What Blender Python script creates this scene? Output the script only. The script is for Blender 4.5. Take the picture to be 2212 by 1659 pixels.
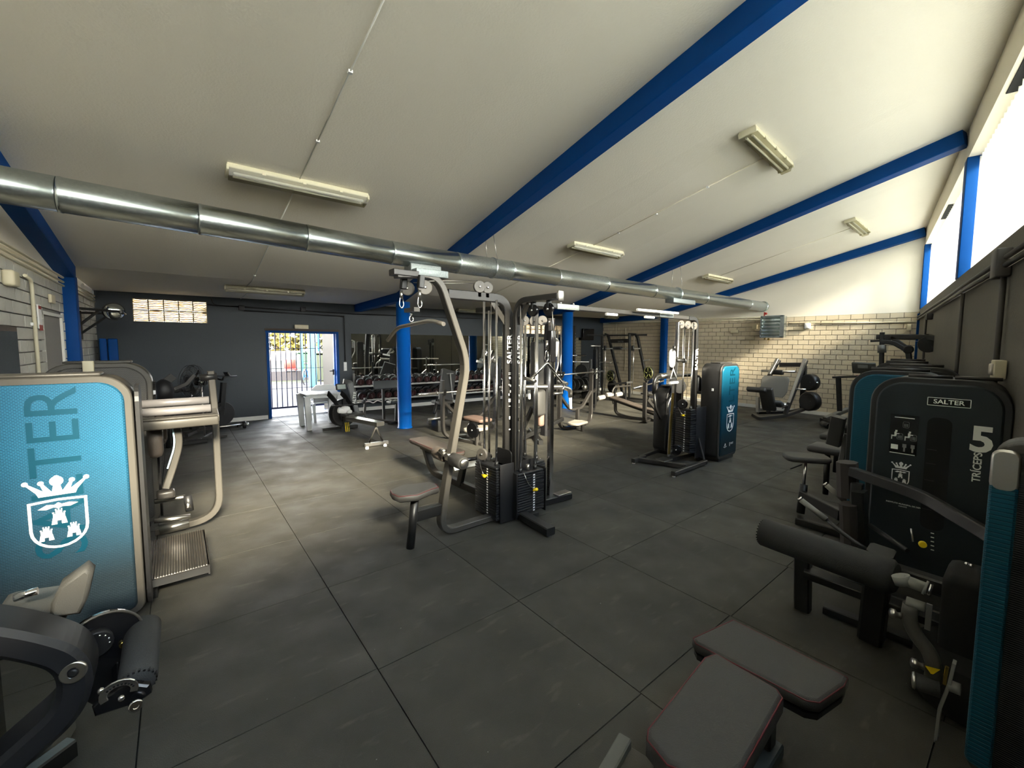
import bpy, bmesh, math, random
from mathutils import Vector, Matrix, Euler
V = Vector
random.seed(7)
for o in list(bpy.data.objects): bpy.data.objects.remove(o)
S = bpy.context.scene
COL = S.collection
PI = math.pi

# ------------------------------------------------------------------ camera
FPX, CX, CY, CH = 916.86, 1131.94, 812.99, 1.78
yaw, pit, rol = math.radians(39.311), math.radians(4.442), math.radians(0.327)
_f = V((math.sin(yaw)*math.cos(pit), math.cos(yaw)*math.cos(pit), -math.sin(pit)))
_r = V((math.cos(yaw), -math.sin(yaw), 0)); _u = _r.cross(_f)
_r, _u = _r*math.cos(rol)+_u*math.sin(rol), _u*math.cos(rol)-_r*math.sin(rol)
CAM = V((0, 0, CH))
cam = bpy.data.cameras.new('camera'); cam.sensor_width = 36; cam.lens = FPX/2212*36
cam.shift_x = -(CX-1106)/2212; cam.shift_y = -(829.5-CY)/2212; cam.clip_start = .02; cam.clip_end = 300
co = bpy.data.objects.new('camera', cam); COL.objects.link(co)
m = Matrix((_r, _u, -_f)).transposed().to_4x4(); m.translation = CAM; co.matrix_world = m
S.camera = co
def U(px, py, ax, val):
    """world point where the sight line of a photo pixel meets the plane axis=val (survey helper)"""
    d = _f+_r*((px-CX)/FPX)-_u*((py-CY)/FPX)
    return CAM+d*((val-CAM[ax])/d[ax])

# ------------------------------------------------------------------ light and colour
S.view_settings.view_transform = 'Standard'; S.view_settings.look = 'None'
S.view_settings.gamma = 1; S.view_settings.use_curve_mapping = False
S.view_settings.exposure = 0.95
W = bpy.data.worlds.new('sky'); S.world = W; W.use_nodes = True
nt = W.node_tree; bg = nt.nodes['Background']
tc = nt.nodes.new('ShaderNodeTexCoord'); sp = nt.nodes.new('ShaderNodeSeparateXYZ'); cr = nt.nodes.new('ShaderNodeValToRGB')
cr.color_ramp.elements[0].color = (1, .955, .875, 1); cr.color_ramp.elements[1].color = (.30, .38, .50, 1); cr.color_ramp.elements[0].position = .08; cr.color_ramp.elements[1].position = .7
nt.links.new(tc.outputs['Generated'], sp.inputs[0]); nt.links.new(sp.outputs[2], cr.inputs[0]); nt.links.new(cr.outputs[0], bg.inputs[0])
bg.inputs[1].default_value = 17
sun = bpy.data.lights.new('sun', 'SUN'); sun.energy = 22; sun.angle = math.radians(12); sun.color = (1, .86, .66)
so = bpy.data.objects.new('sun', sun); COL.objects.link(so)
so.rotation_euler = V((.10, 1, -.50)).to_track_quat('-Z', 'Y').to_euler(); so.location = (0, -6, 6)
so['kind'] = 'helper'
S.cycles.max_bounces = 8; S.cycles.diffuse_bounces = 5; S.cycles.glossy_bounces = 4; S.cycles.transparent_max_bounces = 12
S.cycles.sample_clamp_indirect = 12; S.cycles.caustics_reflective = False; S.cycles.caustics_refractive = False
S.cycles.use_denoising = True

# ------------------------------------------------------------------ materials
MT = {}
def mat(name, col, rough=.5, metal=0, emit=0, noise=None, bump=None, alpha=None, spec=None, coat=0):
    """noise=(scale, colour2, contrast) object-space mottling; bump=(scale, strength)"""
    k = bpy.data.materials.new(name); k.use_nodes = True; n = k.node_tree; b = n.nodes['Principled BSDF']
    b.inputs['Base Color'].default_value = (*col, 1); b.inputs['Roughness'].default_value = rough; b.inputs['Metallic'].default_value = metal
    if spec is not None: b.inputs['Specular IOR Level'].default_value = spec
    if coat: b.inputs['Coat Weight'].default_value = coat
    if emit: b.inputs['Emission Color'].default_value = (*col, 1); b.inputs['Emission Strength'].default_value = emit
    g = n.nodes.new('ShaderNodeNewGeometry')
    if noise:
        t = n.nodes.new('ShaderNodeTexNoise'); t.inputs['Scale'].default_value = noise[0]; t.inputs['Detail'].default_value = 5
        n.links.new(g.outputs['Position'], t.inputs['Vector'])
        r = n.nodes.new('ShaderNodeValToRGB'); r.color_ramp.elements[0].position = .5-noise[2]; r.color_ramp.elements[1].position = .5+noise[2]
        r.color_ramp.elements[0].color = (*col, 1); r.color_ramp.elements[1].color = (*noise[1], 1)
        n.links.new(t.outputs[0], r.inputs[0]); n.links.new(r.outputs[0], b.inputs['Base Color'])
    if bump:
        t = n.nodes.new('ShaderNodeTexNoise'); t.inputs['Scale'].default_value = bump[0]; t.inputs['Detail'].default_value = 3
        n.links.new(g.outputs['Position'], t.inputs['Vector'])
        q = n.nodes.new('ShaderNodeBump'); q.inputs['Strength'].default_value = bump[1]; q.inputs['Distance'].default_value = .01
        n.links.new(t.outputs[0], q.inputs['Height']); n.links.new(q.outputs[0], b.inputs['Normal'])
    MT[name] = k; return k
mat('plaster', (.90, .855, .755), .85, noise=(.9, (.865, .82, .72), .3), bump=(60, .25))
mat('plaster_cream', (.82, .76, .63), .85, bump=(60, .2))
mat('blue_paint', (.0, .045, .21), .6, noise=(3, (.0, .055, .24), .3), bump=(25, .08), spec=.15)
mat('blue_gloss', (.0, .11, .50), .38)
mat('galv_box', (.20, .225, .225), .5, .5, noise=(70, (.28, .31, .31), .18))
mat('slate_paint', (.024, .033, .042), .55, noise=(1.3, (.029, .039, .050), .3), bump=(50, .2))
mat('grey_wall', (.115, .108, .088), .75, noise=(1.6, (.135, .125, .10), .3), bump=(40, .25))
mat('brick', (.70, .61, .46), .85, noise=(2.2, (.60, .52, .38), .25), bump=(70, .35))
mat('brick_pale', (.60, .59, .54), .85, noise=(2.2, (.48, .47, .43), .25), bump=(70, .35))
mat('mortar', (.24, .21, .17), .95, bump=(70, .3))
mat('mortar_grey', (.27, .255, .24), .95, bump=(70, .3))
mat('rubber_floor', (.050, .049, .041), .62, noise=(3.2, (.078, .073, .060), .28), bump=(220, .35), spec=.35)
mat('joint', (.008, .008, .008), .9)
mat('white_trim', (.78, .77, .72), .6)
mat('galv', (.66, .72, .72), .27, 1, noise=(45, (.55, .61, .61), .25))
mat('galv_rough', (.48, .53, .53), .36, 1, noise=(70, (.68, .72, .72), .18))
mat('black_steel', (.013, .013, .013), .38)
mat('grey_steel', (.042, .039, .036), .38, .25)
mat('grey_steel_light', (.080, .074, .064), .40, .2)
mat('chrome', (.82, .80, .80), .13, 1)
mat('satin', (.62, .60, .57), .28, 1)
mat('brushed', (.48, .45, .41), .36, 1)
mat('black_plastic', (.014, .014, .015), .42)
mat('gloss_black', (.008, .008, .009), .14)
mat('foam', (.045, .046, .046), .75, bump=(300, .3))
mat('vinyl', (.042, .041, .039), .52, bump=(260, .25))
mat('vinyl_brown', (.072, .058, .048), .55, bump=(260, .2))
mat('red_piping', (.10, .006, .012), .5)
mat('white_paint', (.85, .85, .85), .5)
mat('white_plastic', (.78, .79, .80), .35)
mat('yellow', (.85, .62, .01), .4)
mat('brass', (.75, .55, .16), .25, 1)
mat('maroon', (.10, .008, .015), .35)
mat('beige_plastic', (.62, .56, .40), .5)
mat('lamp_body', (.66, .62, .46), .45)
mat('pipe_cream', (.62, .57, .42), .5)
mat('pipe_grey', (.06, .055, .05), .55)
mat('red', (.30, .010, .006), .5)
mat('green_bin', (.006, .05, .018), .5)
mat('dark_green_bin', (.010, .018, .008), .5)
mat('grass', (.013, .016, .0008), .9, noise=(6, (.016, .019, .001), .3))
mat('leaf', (.055, .050, .003), .8, noise=(5, (.075, .062, .006), .3))
mat('leaf_dark', (.022, .024, .002), .8, noise=(5, (.04, .04, .004), .3))
mat('concrete', (.019, .018, .022), .9, noise=(4, (.016, .015, .019), .3))
mat('bounce_grey', (.20, .19, .16), .9)
mat('outdoor_tile', (.04, .05, .068), .5)
mat('turquoise', (.003, .055, .085), .5)
mat('screen', (.10, .14, .12), .2)
mat('skin_sticker', (.80, .80, .80), .5)
mat('dark_brown', (.05, .035, .025), .7)
mat('fabric_brown', (.06, .045, .035), .9, noise=(9, (.16, .12, .09), .2))
# mirror and glass
mat('mirror', (.80, .84, .83), .015, 1)
def glassy(name, tint, fac, rough=.05):
    k = bpy.data.materials.new(name); k.use_nodes = True; n = k.node_tree; n.nodes.clear()
    o = n.nodes.new('ShaderNodeOutputMaterial'); a = n.nodes.new('ShaderNodeBsdfTransparent'); g = n.nodes.new('ShaderNodeBsdfGlossy'); x = n.nodes.new('ShaderNodeMixShader')
    a.inputs[0].default_value = (*tint, 1); g.inputs['Roughness'].default_value = rough; x.inputs[0].default_value = fac
    n.links.new(a.outputs[0], x.inputs[1]); n.links.new(g.outputs[0], x.inputs[2]); n.links.new(x.outputs[0], o.inputs[0]); MT[name] = k
glassy('pane', (.97, .99, .98), .06); glassy('lamp_cover', (.80, .78, .66), .14, .2)
def transl(name, col, fac):
    k = bpy.data.materials.new(name); k.use_nodes = True; n = k.node_tree; n.nodes.clear()
    o = n.nodes.new('ShaderNodeOutputMaterial'); a = n.nodes.new('ShaderNodeBsdfTranslucent'); g = n.nodes.new('ShaderNodeBsdfDiffuse'); x = n.nodes.new('ShaderNodeMixShader')
    a.inputs[0].default_value = (*col, 1); g.inputs[0].default_value = (*col, 1); x.inputs[0].default_value = fac
    n.links.new(a.outputs[0], x.inputs[1]); n.links.new(g.outputs[0], x.inputs[2]); n.links.new(x.outputs[0], o.inputs[0]); MT[name] = k
transl('blind', (.9, .9, .86), .3)
def wavy_glass():
    k = bpy.data.materials.new('glass_block'); k.use_nodes = True; n = k.node_tree; n.nodes.clear(); MT['glass_block'] = k
    o = n.nodes.new('ShaderNodeOutputMaterial'); a = n.nodes.new('ShaderNodeBsdfTranslucent'); t = n.nodes.new('ShaderNodeBsdfTransparent'); g = n.nodes.new('ShaderNodeBsdfGlossy')
    x = n.nodes.new('ShaderNodeMixShader'); y = n.nodes.new('ShaderNodeMixShader')
    w = n.nodes.new('ShaderNodeTexWave'); w.bands_direction = 'Z'; w.inputs['Scale'].default_value = 9; w.inputs['Distortion'].default_value = 5; w.inputs['Detail'].default_value = 1.5
    w.inputs['Detail Scale'].default_value = .8
    ge = n.nodes.new('ShaderNodeNewGeometry'); r = n.nodes.new('ShaderNodeValToRGB')
    n.links.new(ge.outputs['Position'], w.inputs['Vector']); n.links.new(w.outputs[0], r.inputs[0])
    r.color_ramp.elements[0].color = (.10, .065, .035, 1); r.color_ramp.elements[1].color = (.75, .68, .54, 1); r.color_ramp.elements[0].position = .2; r.color_ramp.elements[1].position = .7
    n.links.new(r.outputs[0], a.inputs[0]); n.links.new(r.outputs[0], t.inputs[0]); g.inputs['Roughness'].default_value = .1
    x.inputs[0].default_value = .5; y.inputs[0].default_value = .08
    n.links.new(a.outputs[0], x.inputs[1]); n.links.new(t.outputs[0], x.inputs[2]); n.links.new(x.outputs[0], y.inputs[1]); n.links.new(g.outputs[0], y.inputs[2]); n.links.new(y.outputs[0], o.inputs[0])
wavy_glass()
def perforated(name, col, hole, low=None):
    """panel skin with rows of small dimples, in the panel's own coordinates"""
    k = mat(name, col, .38, .35); n = k.node_tree; b = n.nodes['Principled BSDF']
    t = n.nodes.new('ShaderNodeTexCoord'); mp = n.nodes.new('ShaderNodeMapping'); mp.inputs['Scale'].default_value = (1, 1, 1)
    br = n.nodes.new('ShaderNodeTexBrick'); br.offset = .5
    sx = n.nodes.new('ShaderNodeSeparateXYZ'); cx = n.nodes.new('ShaderNodeCombineXYZ')
    n.links.new(t.outputs['Object'], sx.inputs[0]); n.links.new(sx.outputs[0], cx.inputs[0]); n.links.new(sx.outputs[2], cx.inputs[1])
    br.inputs['Scale'].default_value = 1; br.inputs['Brick Width'].default_value = .017; br.inputs['Row Height'].default_value = .0085
    br.inputs['Mortar Size'].default_value = .0028; br.inputs['Mortar Smooth'].default_value = .4
    br.inputs['Color1'].default_value = (*hole, 1); br.inputs['Color2'].default_value = (*hole, 1); br.inputs['Mortar'].default_value = (*col, 1)
    n.links.new(cx.outputs[0], br.inputs['Vector']); n.links.new(br.outputs['Color'], b.inputs['Base Color'])
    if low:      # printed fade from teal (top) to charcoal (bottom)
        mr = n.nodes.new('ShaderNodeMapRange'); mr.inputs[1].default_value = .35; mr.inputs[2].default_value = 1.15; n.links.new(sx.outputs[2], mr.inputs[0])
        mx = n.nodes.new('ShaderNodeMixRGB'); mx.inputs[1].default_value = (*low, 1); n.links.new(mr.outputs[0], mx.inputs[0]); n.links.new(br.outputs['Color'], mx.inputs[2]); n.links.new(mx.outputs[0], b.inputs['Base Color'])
    q = n.nodes.new('ShaderNodeBump'); q.inputs['Strength'].default_value = .5; q.inputs['Distance'].default_value = .003
    n.links.new(br.outputs['Fac'], q.inputs['Height']); n.links.new(q.outputs[0], b.inputs['Normal'])
def floor_mat():
    k = mat('rubber_floor', (.05, .05, .04), .62, bump=(220, .35), spec=.35); n = k.node_tree; b = n.nodes['Principled BSDF']; L = n.links
    g = n.nodes.new('ShaderNodeNewGeometry'); oi = n.nodes.new('ShaderNodeObjectInfo')
    def noise(sc, det, stretch=(1, 1, 1)):
        mp = n.nodes.new('ShaderNodeMapping'); mp.inputs['Scale'].default_value = stretch; mp.inputs['Rotation'].default_value = (0, 0, .5); t = n.nodes.new('ShaderNodeTexNoise'); t.inputs['Scale'].default_value = sc; t.inputs['Detail'].default_value = det
        L.new(g.outputs['Position'], mp.inputs[0]); L.new(mp.outputs[0], t.inputs['Vector']); return t
    def ramp(src, a, b_): r = n.nodes.new('ShaderNodeMapRange'); r.inputs[1].default_value = a; r.inputs[2].default_value = b_; L.new(src, r.inputs[0]); return r.outputs[0]
    def mix(f, c1, c2):
        m_ = n.nodes.new('ShaderNodeMixRGB'); L.new(f, m_.inputs[0])
        for i, c in ((1, c1), (2, c2)):
            if isinstance(c, tuple): m_.inputs[i].default_value = (*c, 1)
            else: L.new(c, m_.inputs[i])
        return m_.outputs[0]
    base = mix(ramp(noise(1.6, 4).outputs[0], .35, .7), (.056, .054, .045), (.086, .081, .066))
    dusty = mix(ramp(noise(4.2, 8, (1, 3.0, 1)).outputs[0], .60, .78), base, (.135, .126, .102))
    spk = mix(ramp(noise(38, 2).outputs[0], .775, .80), dusty, (.42, .42, .40))
    fin = mix(ramp(oi.outputs['Random'], -1.2, 3.5), spk, (.03, .03, .026)); L.new(fin, b.inputs['Base Color'])
    rr_ = n.nodes.new('ShaderNodeMapRange'); rr_.inputs[1].default_value = .3; rr_.inputs[2].default_value = .7; rr_.inputs[3].default_value = .5; rr_.inputs[4].default_value = .78; L.new(noise(3, 4).outputs[0], rr_.inputs[0]); L.new(rr_.outputs[0], b.inputs['Roughness'])
floor_mat()
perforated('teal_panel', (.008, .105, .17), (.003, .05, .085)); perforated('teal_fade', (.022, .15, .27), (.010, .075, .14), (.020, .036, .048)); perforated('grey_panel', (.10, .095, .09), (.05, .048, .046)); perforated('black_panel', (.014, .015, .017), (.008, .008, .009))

# ------------------------------------------------------------------ mesh builder
def perp(d):
    d = V(d).normalized(); a = V((0, 0, 1)) if abs(d.z) < .9 else V((1, 0, 0))
    s = d.cross(a).normalized(); return s, s.cross(d).normalized()
def fillet(pts, r, n=5):
    pts = [V(p) for p in pts]
    if r <= 0 or len(pts) < 3: return pts
    out = [pts[0]]
    for i in range(1, len(pts)-1):
        a, b, c = pts[i-1], pts[i], pts[i+1]; u = (a-b); w = (c-b); k = min(r, u.length*.49, w.length*.49)
        u.normalize(); w.normalize(); p = b+u*k; q = b+w*k
        for j in range(n+1):
            t = j/n; out.append(p*(1-t)**2+b*2*t*(1-t)+q*t*t)
    out.append(pts[-1]); return out
class M:
    def __init__(s): s.v = []; s.f = []; s.sm = []
    def add(s, vs, fs, sm=False, mx=None):
        k = len(s.v); s.v += [tuple(mx @ V(q)) if mx else tuple(q) for q in vs]; s.f += [tuple(i+k for i in f) for f in fs]; s.sm += [sm]*len(fs) if not isinstance(sm, list) else sm
        return s
    def box(s, c, d, rot=(0, 0, 0), bev=0, taper=1):
        x, y, z = d[0]/2, d[1]/2, d[2]/2; mx = Matrix.Translation(V(c)) @ Euler(rot).to_matrix().to_4x4()
        if not bev:
            vs = [(i*x*(taper if k > 0 else 1), j*y*(taper if k > 0 else 1), k*z) for k in (-1, 1) for j in (-1, 1) for i in (-1, 1)]
            return s.add(vs, [(0, 2, 3, 1), (4, 5, 7, 6), (0, 1, 5, 4), (2, 6, 7, 3), (0, 4, 6, 2), (1, 3, 7, 5)], False, mx)
        b = min(bev, x*.95, y*.95, z*.95); bm = bmesh.new(); bmesh.ops.create_cube(bm, size=1)
        for q in bm.verts: q.co = V((q.co.x*2*x, q.co.y*2*y, q.co.z*2*z))
        bmesh.ops.bevel(bm, geom=list(bm.edges), offset=b, segments=2, affect='EDGES', profile=.5)
        bm.verts.index_update(); s.add([q.co.copy() for q in bm.verts], [tuple(q.index for q in f.verts) for f in bm.faces], True, mx); bm.free(); return s
    def seg(s, a, b, w, h, up=None, bev=0):
        """straight rectangular bar from a to b; w across, h along up"""
        return s.bar([a, b], w, h, up=up)
    def sweep(s, pts, prof, up=None, closed=False, caps=True, sm=True, scale=None):
        pts = [V(p) for p in pts]; n = len(pts); k = len(prof); vs = []; prev = None
        for i, p in enumerate(pts):
            a = pts[i-1] if (i or closed) else p; b = pts[(i+1) % n] if (i < n-1 or closed) else p
            d = (b-a).normalized()
            if up is not None:
                sd = d.cross(V(up));
                if sd.length < 1e-4: sd = perp(d)[0]
                sd.normalize(); u2 = sd.cross(d)
            else:
                if prev is None: sd, u2 = perp(d)
                else:
                    u2 = prev-d*prev.dot(d)
                    if u2.length < 1e-5: u2 = perp(d)[1]
                    u2.normalize(); sd = d.cross(u2)
                prev = u2
            mit = 1
            if i and i < n-1:
                e = (p-a).normalized().dot((b-p).normalized()); mit = 1/max(.5, math.sqrt(max(.1, (1+e)/2)))
                bend = ((b-p).normalized()-(p-a).normalized())
                bend = bend.normalized() if bend.length > 1e-6 else None
            else: bend = None
            sc = scale[i] if scale else 1
            for (x, y) in prof:
                q = sd*x*sc+u2*y*sc
                if bend is not None: q = q+bend*q.dot(bend)*(mit-1)
                vs.append(p+q)
        fs = []
        for i in range(n if closed else n-1):
            a0 = i*k; b0 = ((i+1) % n)*k
            for j in range(k): j2 = (j+1) % k; fs.append((a0+j, a0+j2, b0+j2, b0+j))
        smf = [sm]*len(fs)
        if caps and not closed: fs.append(tuple(range(k-1, -1, -1))); fs.append(tuple((n-1)*k+j for j in range(k))); smf += [False, False]
        return s.add(vs, fs, smf)
    def bar(s, pts, w, h, fil=0, up=None, n=5, c=.12):
        e = min(w, h)*c; a, b = w/2, h/2
        prof = [(-a+e, -b), (a-e, -b), (a, -b+e), (a, b-e), (a-e, b), (-a+e, b), (-a, b-e), (-a, -b+e)]
        return s.sweep(fillet(pts, fil, n), prof, up=up, sm=False)
    def tube(s, pts, r, fil=0, seg=10, n=5, scale=None, closed=False):
        return s.sweep(fillet(pts, fil, n), [(r*math.cos(2*PI*j/seg), r*math.sin(2*PI*j/seg)) for j in range(seg)], scale=scale, closed=closed)
    def cyl(s, a, b, r, seg=16, r2=None):
        return s.tube([a, b], r, seg=seg, scale=None if r2 is None else [1, r2/r])
    def lathe(s, a, axis, prof, seg=20):
        """prof = [(distance along axis, radius)...]"""
        a = V(a); d = V(axis).normalized(); sd, u2 = perp(d); vs = []
        for (t, r) in prof:
            for j in range(seg): an = 2*PI*j/seg; vs.append(a+d*t+sd*r*math.cos(an)+u2*r*math.sin(an))
        fs = []; sm = []
        for i in range(len(prof)-1):
            flat = abs(prof[i][0]-prof[i+1][0]) < 1e-6
            for j in range(seg): fs.append((i*seg+j, i*seg+(j+1) % seg, (i+1)*seg+(j+1) % seg, (i+1)*seg+j)); sm.append(not flat)
        if prof[0][1] > 1e-5: fs.append(tuple(range(seg-1, -1, -1))); sm.append(False)
        if prof[-1][1] > 1e-5: fs.append(tuple((len(prof)-1)*seg+j for j in range(seg))); sm.append(False)
        return s.add(vs, fs, sm)
    def disc(s, c, axis, r, t, seg=24, bev=.15):
        e = t*bev; return s.lathe(V(c)-V(axis).normalized()*t/2, axis, [(0, r-e), (e, r), (t-e, r), (t, r-e)], seg)
    def sph(s, c, r, sc=(1, 1, 1), seg=12, rng=8):
        vs = [(c[0], c[1], c[2]-r*sc[2])]
        for i in range(1, rng):
            p = -PI/2+PI*i/rng
            for j in range(seg): a = 2*PI*j/seg; vs.append((c[0]+r*sc[0]*math.cos(p)*math.cos(a), c[1]+r*sc[1]*math.cos(p)*math.sin(a), c[2]+r*sc[2]*math.sin(p)))
        vs.append((c[0], c[1], c[2]+r*sc[2])); fs = []
        for j in range(seg): fs.append((0, 1+(j+1) % seg, 1+j)); fs.append((len(vs)-1, len(vs)-1-seg+j, len(vs)-1-seg+(j+1) % seg))
        for i in range(rng-2):
            for j in range(seg): a = 1+i*seg; fs.append((a+j, a+(j+1) % seg, a+seg+(j+1) % seg, a+seg+j))
        return s.add(vs, fs, True)
    def prism(s, poly, t, mx=None, e=0, smooth=False):
        """2-D polygon (x, z) extruded along local y from 0 to t; e = edge round-over"""
        n = len(poly); mx = mx or Matrix()
        ar = sum(poly[i][0]*poly[(i+1) % n][1]-poly[(i+1) % n][0]*poly[i][1] for i in range(n))
        if ar < 0: poly = poly[::-1]
        if e:
            ins = inset(poly, e); rings = [(ins, 0), (poly, e), (poly, t-e), (ins, t)]
        else: rings = [(poly, 0), (poly, t)]
        vs = []
        for pl, y in rings: vs += [(p[0], y, p[1]) for p in pl]
        fs = [tuple(range(n))]; sm = [False]
        for r in range(len(rings)-1):
            for j in range(n): fs.append((r*n+j, (r+1)*n+j, (r+1)*n+(j+1) % n, r*n+(j+1) % n)); sm.append(smooth)
        fs.append(tuple((len(rings)-1)*n+j for j in range(n-1, -1, -1))); sm.append(False)
        return s.add(vs, fs, sm, mx)
    def mesh(s, name, off=None, inv=None):
        me = bpy.data.meshes.new(name)
        vs = s.v
        if inv is not None: vs = [tuple(inv @ V(q)) for q in vs]
        me.from_pydata(vs, [], s.f); me.polygons.foreach_set('use_smooth', s.sm); me.validate(); me.update(); return me
def inset(poly, e):
    n = len(poly); out = []
    for i in range(n):
        a, b, c = V(poly[i-1]), V(poly[i]), V(poly[(i+1) % n]); u = (b-a).normalized(); w = (c-b).normalized()
        n1 = V((-u.y, u.x)); n2 = V((-w.y, w.x)); k = n1+n2
        k = k/max(.3, k.dot(n1)) if k.length > 1e-6 else n1
        out.append((b.x+k.x*e, b.y+k.y*e))
    return out
def rr(w, h, r, n=6, cx=0, cz=0, r2=None):
    """rounded rectangle polygon, r top radius, r2 bottom radius"""
    r2 = r if r2 is None else r2; out = []
    for (sx, sz, a0, q) in ((1, 1, 0, r), (-1, 1, 90, r), (-1, -1, 180, r2), (1, -1, 270, r2)):
        for j in range(n+1):
            a = math.radians(a0+90*j/n); out.append((cx+sx*(w/2-q)+q*math.cos(a), cz+sz*(h/2-q)+q*math.sin(a)))
    return out
def tag(o, label=None, cat=None, group=None, kind=None):
    if label: o['label'] = label
    if cat: o['category'] = cat
    if group: o['group'] = group
    if kind: o['kind'] = kind
    return o
def obj(name, m_, material, parent=None, **k):
    me = m_ if isinstance(m_, bpy.types.Mesh) else m_.mesh(name)
    if not me.materials: me.materials.append(MT[material])
    o = bpy.data.objects.new(name, me); COL.objects.link(o)
    if parent: o.parent = parent
    return tag(o, **k)
def struct(name, m_, material, parent=None): return obj(name, m_, material, parent, kind='structure' if parent is None else None)
class T:
    """a thing: Empty at its base; parts given in local axes, or in world axes when world=True"""
    def __init__(s, name, label, cat, loc, rz=0, group=None, world=False):
        s.e = bpy.data.objects.new(name, None); COL.objects.link(s.e); s.e.empty_display_size = .1
        s.e.location = loc; s.e.rotation_euler = (0, 0, rz); tag(s.e, label, cat, group)
        s.inv = Matrix.Translation(-V(loc)) if world else None
    def p(s, name, m_, material, parent=None, label=None):
        me = m_.mesh(name, inv=s.inv); me.materials.append(MT[material])
        o = bpy.data.objects.new(name, me); COL.objects.link(o); o.parent = parent or s.e
        if label: o['label'] = label
        return o
def dup(root, loc, rz=None, label=None, group=None):
    r = root.copy(); COL.objects.link(r); r.location = loc
    if rz is not None: r.rotation_euler = (0, 0, rz)
    if label: r['label'] = label
    if group: r['group'] = group
    for ch in list(root.children):
        c = ch.copy(); COL.objects.link(c); c.parent = r
        for g in ch.children: d = g.copy(); COL.objects.link(d); d.parent = c
    return r
def text_mesh(body, size, depth=.001, font_bold=0, spacing=1.0, align='CENTER'):
    cu = bpy.data.curves.new('t', 'FONT'); cu.body = body; cu.size = size; cu.extrude = depth; cu.space_character = spacing; cu.offset = font_bold; cu.resolution_u = 3
    cu.align_x = align; cu.align_y = 'CENTER'; o = bpy.data.objects.new('t', cu); COL.objects.link(o)
    dg = bpy.context.evaluated_depsgraph_get(); me = bpy.data.meshes.new_from_object(o.evaluated_get(dg)); bpy.data.objects.remove(o); bpy.data.curves.remove(cu); return me
def text(body, size, mx, material, parent, name='lettering', depth=.001, bold=0, spacing=1.0, sx=1.0):
    """lettering in the local x/z plane of mx facing local -y"""
    me = text_mesh(body, size, depth, bold, spacing); me.transform(mx @ Matrix.Rotation(PI/2, 4, 'X') @ Matrix.Diagonal((sx, 1, 1, 1)))
    me.materials.clear(); me.materials.append(MT[material]); o = bpy.data.objects.new(name, me); COL.objects.link(o); o.parent = parent; return o
# ------------------------------------------------------------------ the room
XL, XF = -1.16, 12.65                       # left wall, far brick wall
def yR(x): return -.72+.197*x               # window wall (runs slightly askew)
def yD(x): return 11.33-.052*(x-.7)         # dark wall with the door
def clip(poly, a, b, c):                    # keep a*x+b*y <= c
    out = []
    for i in range(len(poly)):
        p, q = poly[i-1], poly[i]; dp = a*p[0]+b*p[1]-c; dq = a*q[0]+b*q[1]-c
        if (dp <= 0) != (dq <= 0): t = dp/(dp-dq); out.append((p[0]+(q[0]-p[0])*t, p[1]+(q[1]-p[1])*t))
        if dq <= 0: out.append(q)
    return out
floor_poly = [(XL, yR(XL)), (XF, yR(XF)), (XF, yD(XF)), (XL, yD(XL))]
def flat(poly, z0, z1):
    n = len(poly); m_ = M(); m_.add([(x, y, z0) for x, y in poly]+[(x, y, z1) for x, y in poly], [tuple(range(n-1, -1, -1)), tuple(range(n, 2*n))]+[(i, (i+1) % n, n+(i+1) % n, n+i) for i in range(n)]); return m_
fl = struct('floor', flat([(XL-.2, yR(XL)-.2), (XF+.2, yR(XF)-.2), (XF+.2, yD(XF)+.25), (XL-.2, yD(XL)+.25)], -.12, -.012), 'joint')
tile_me = None
for i in range(-2, 14):
    for j in range(-2, 13):
        off = random.uniform(-.02, .02) if i > 0 else -.03
        x0, y0 = .776+i*.985, 3.19+(j-3)*1.0+(.0 if i % 2 == 0 else .01)
        x0 -= 0 if i < 13 else 0
        poly = [(x0+.003, y0+.003), (x0+.982, y0+.003), (x0+.982, y0+.997), (x0+.003, y0+.997)]
        q = clip(poly, -1, 0, -XL); q = clip(q, 1, 0, XF) if q else q
        q = clip(q, .197, -1, .72) if q else q; q = clip(q, .052, 1, 11.33+.0364) if q else q
        if len(q) < 3: continue
        ar = abs(sum(q[k-1][0]*q[k][1]-q[k][0]*q[k-1][1] for k in range(len(q))))/2
        if ar < .01: continue
        if ar > .975:
            if tile_me is None: tile_me = flat([(0, 0), (.979, 0), (.979, .994), (0, .994)], -.012, 0).mesh('tile')
            o = obj('tile', tile_me, 'rubber_floor', fl); o.location = (x0+.003, y0+.003, 0)
        else: obj('tile', flat(q, -.012, 0), 'rubber_floor', fl)

# ceiling: rises from the column line to the window wall, nearly level behind the columns
ZC, YC, ZW = 2.80, 8.45, 4.31
def zc(x, y):
    if y > YC: return ZC-.022*(y-YC)
    f = (y-yR(x))/(YC-yR(x)); return ZW+(ZC-ZW)*f
m = M(); xs = [XL+(XF-XL)*i/10 for i in range(11)]
def ys(x): return [yR(x), YC, yD(x)]
for i in range(10):
    for a in range(2):
        q = []
        for x, k in ((xs[i], a), (xs[i+1], a), (xs[i+1], a+1), (xs[i], a+1)): y = ys(x)[k]; q.append((x, y, zc(x, y)))
        m.add(q+[(p[0], p[1], p[2]+.15) for p in q], [(0, 3, 2, 1), (4, 5, 6, 7), (0, 1, 5, 4), (1, 2, 6, 5), (2, 3, 7, 6), (3, 0, 4, 7)])
struct('ceiling', m, 'plaster')

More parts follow.
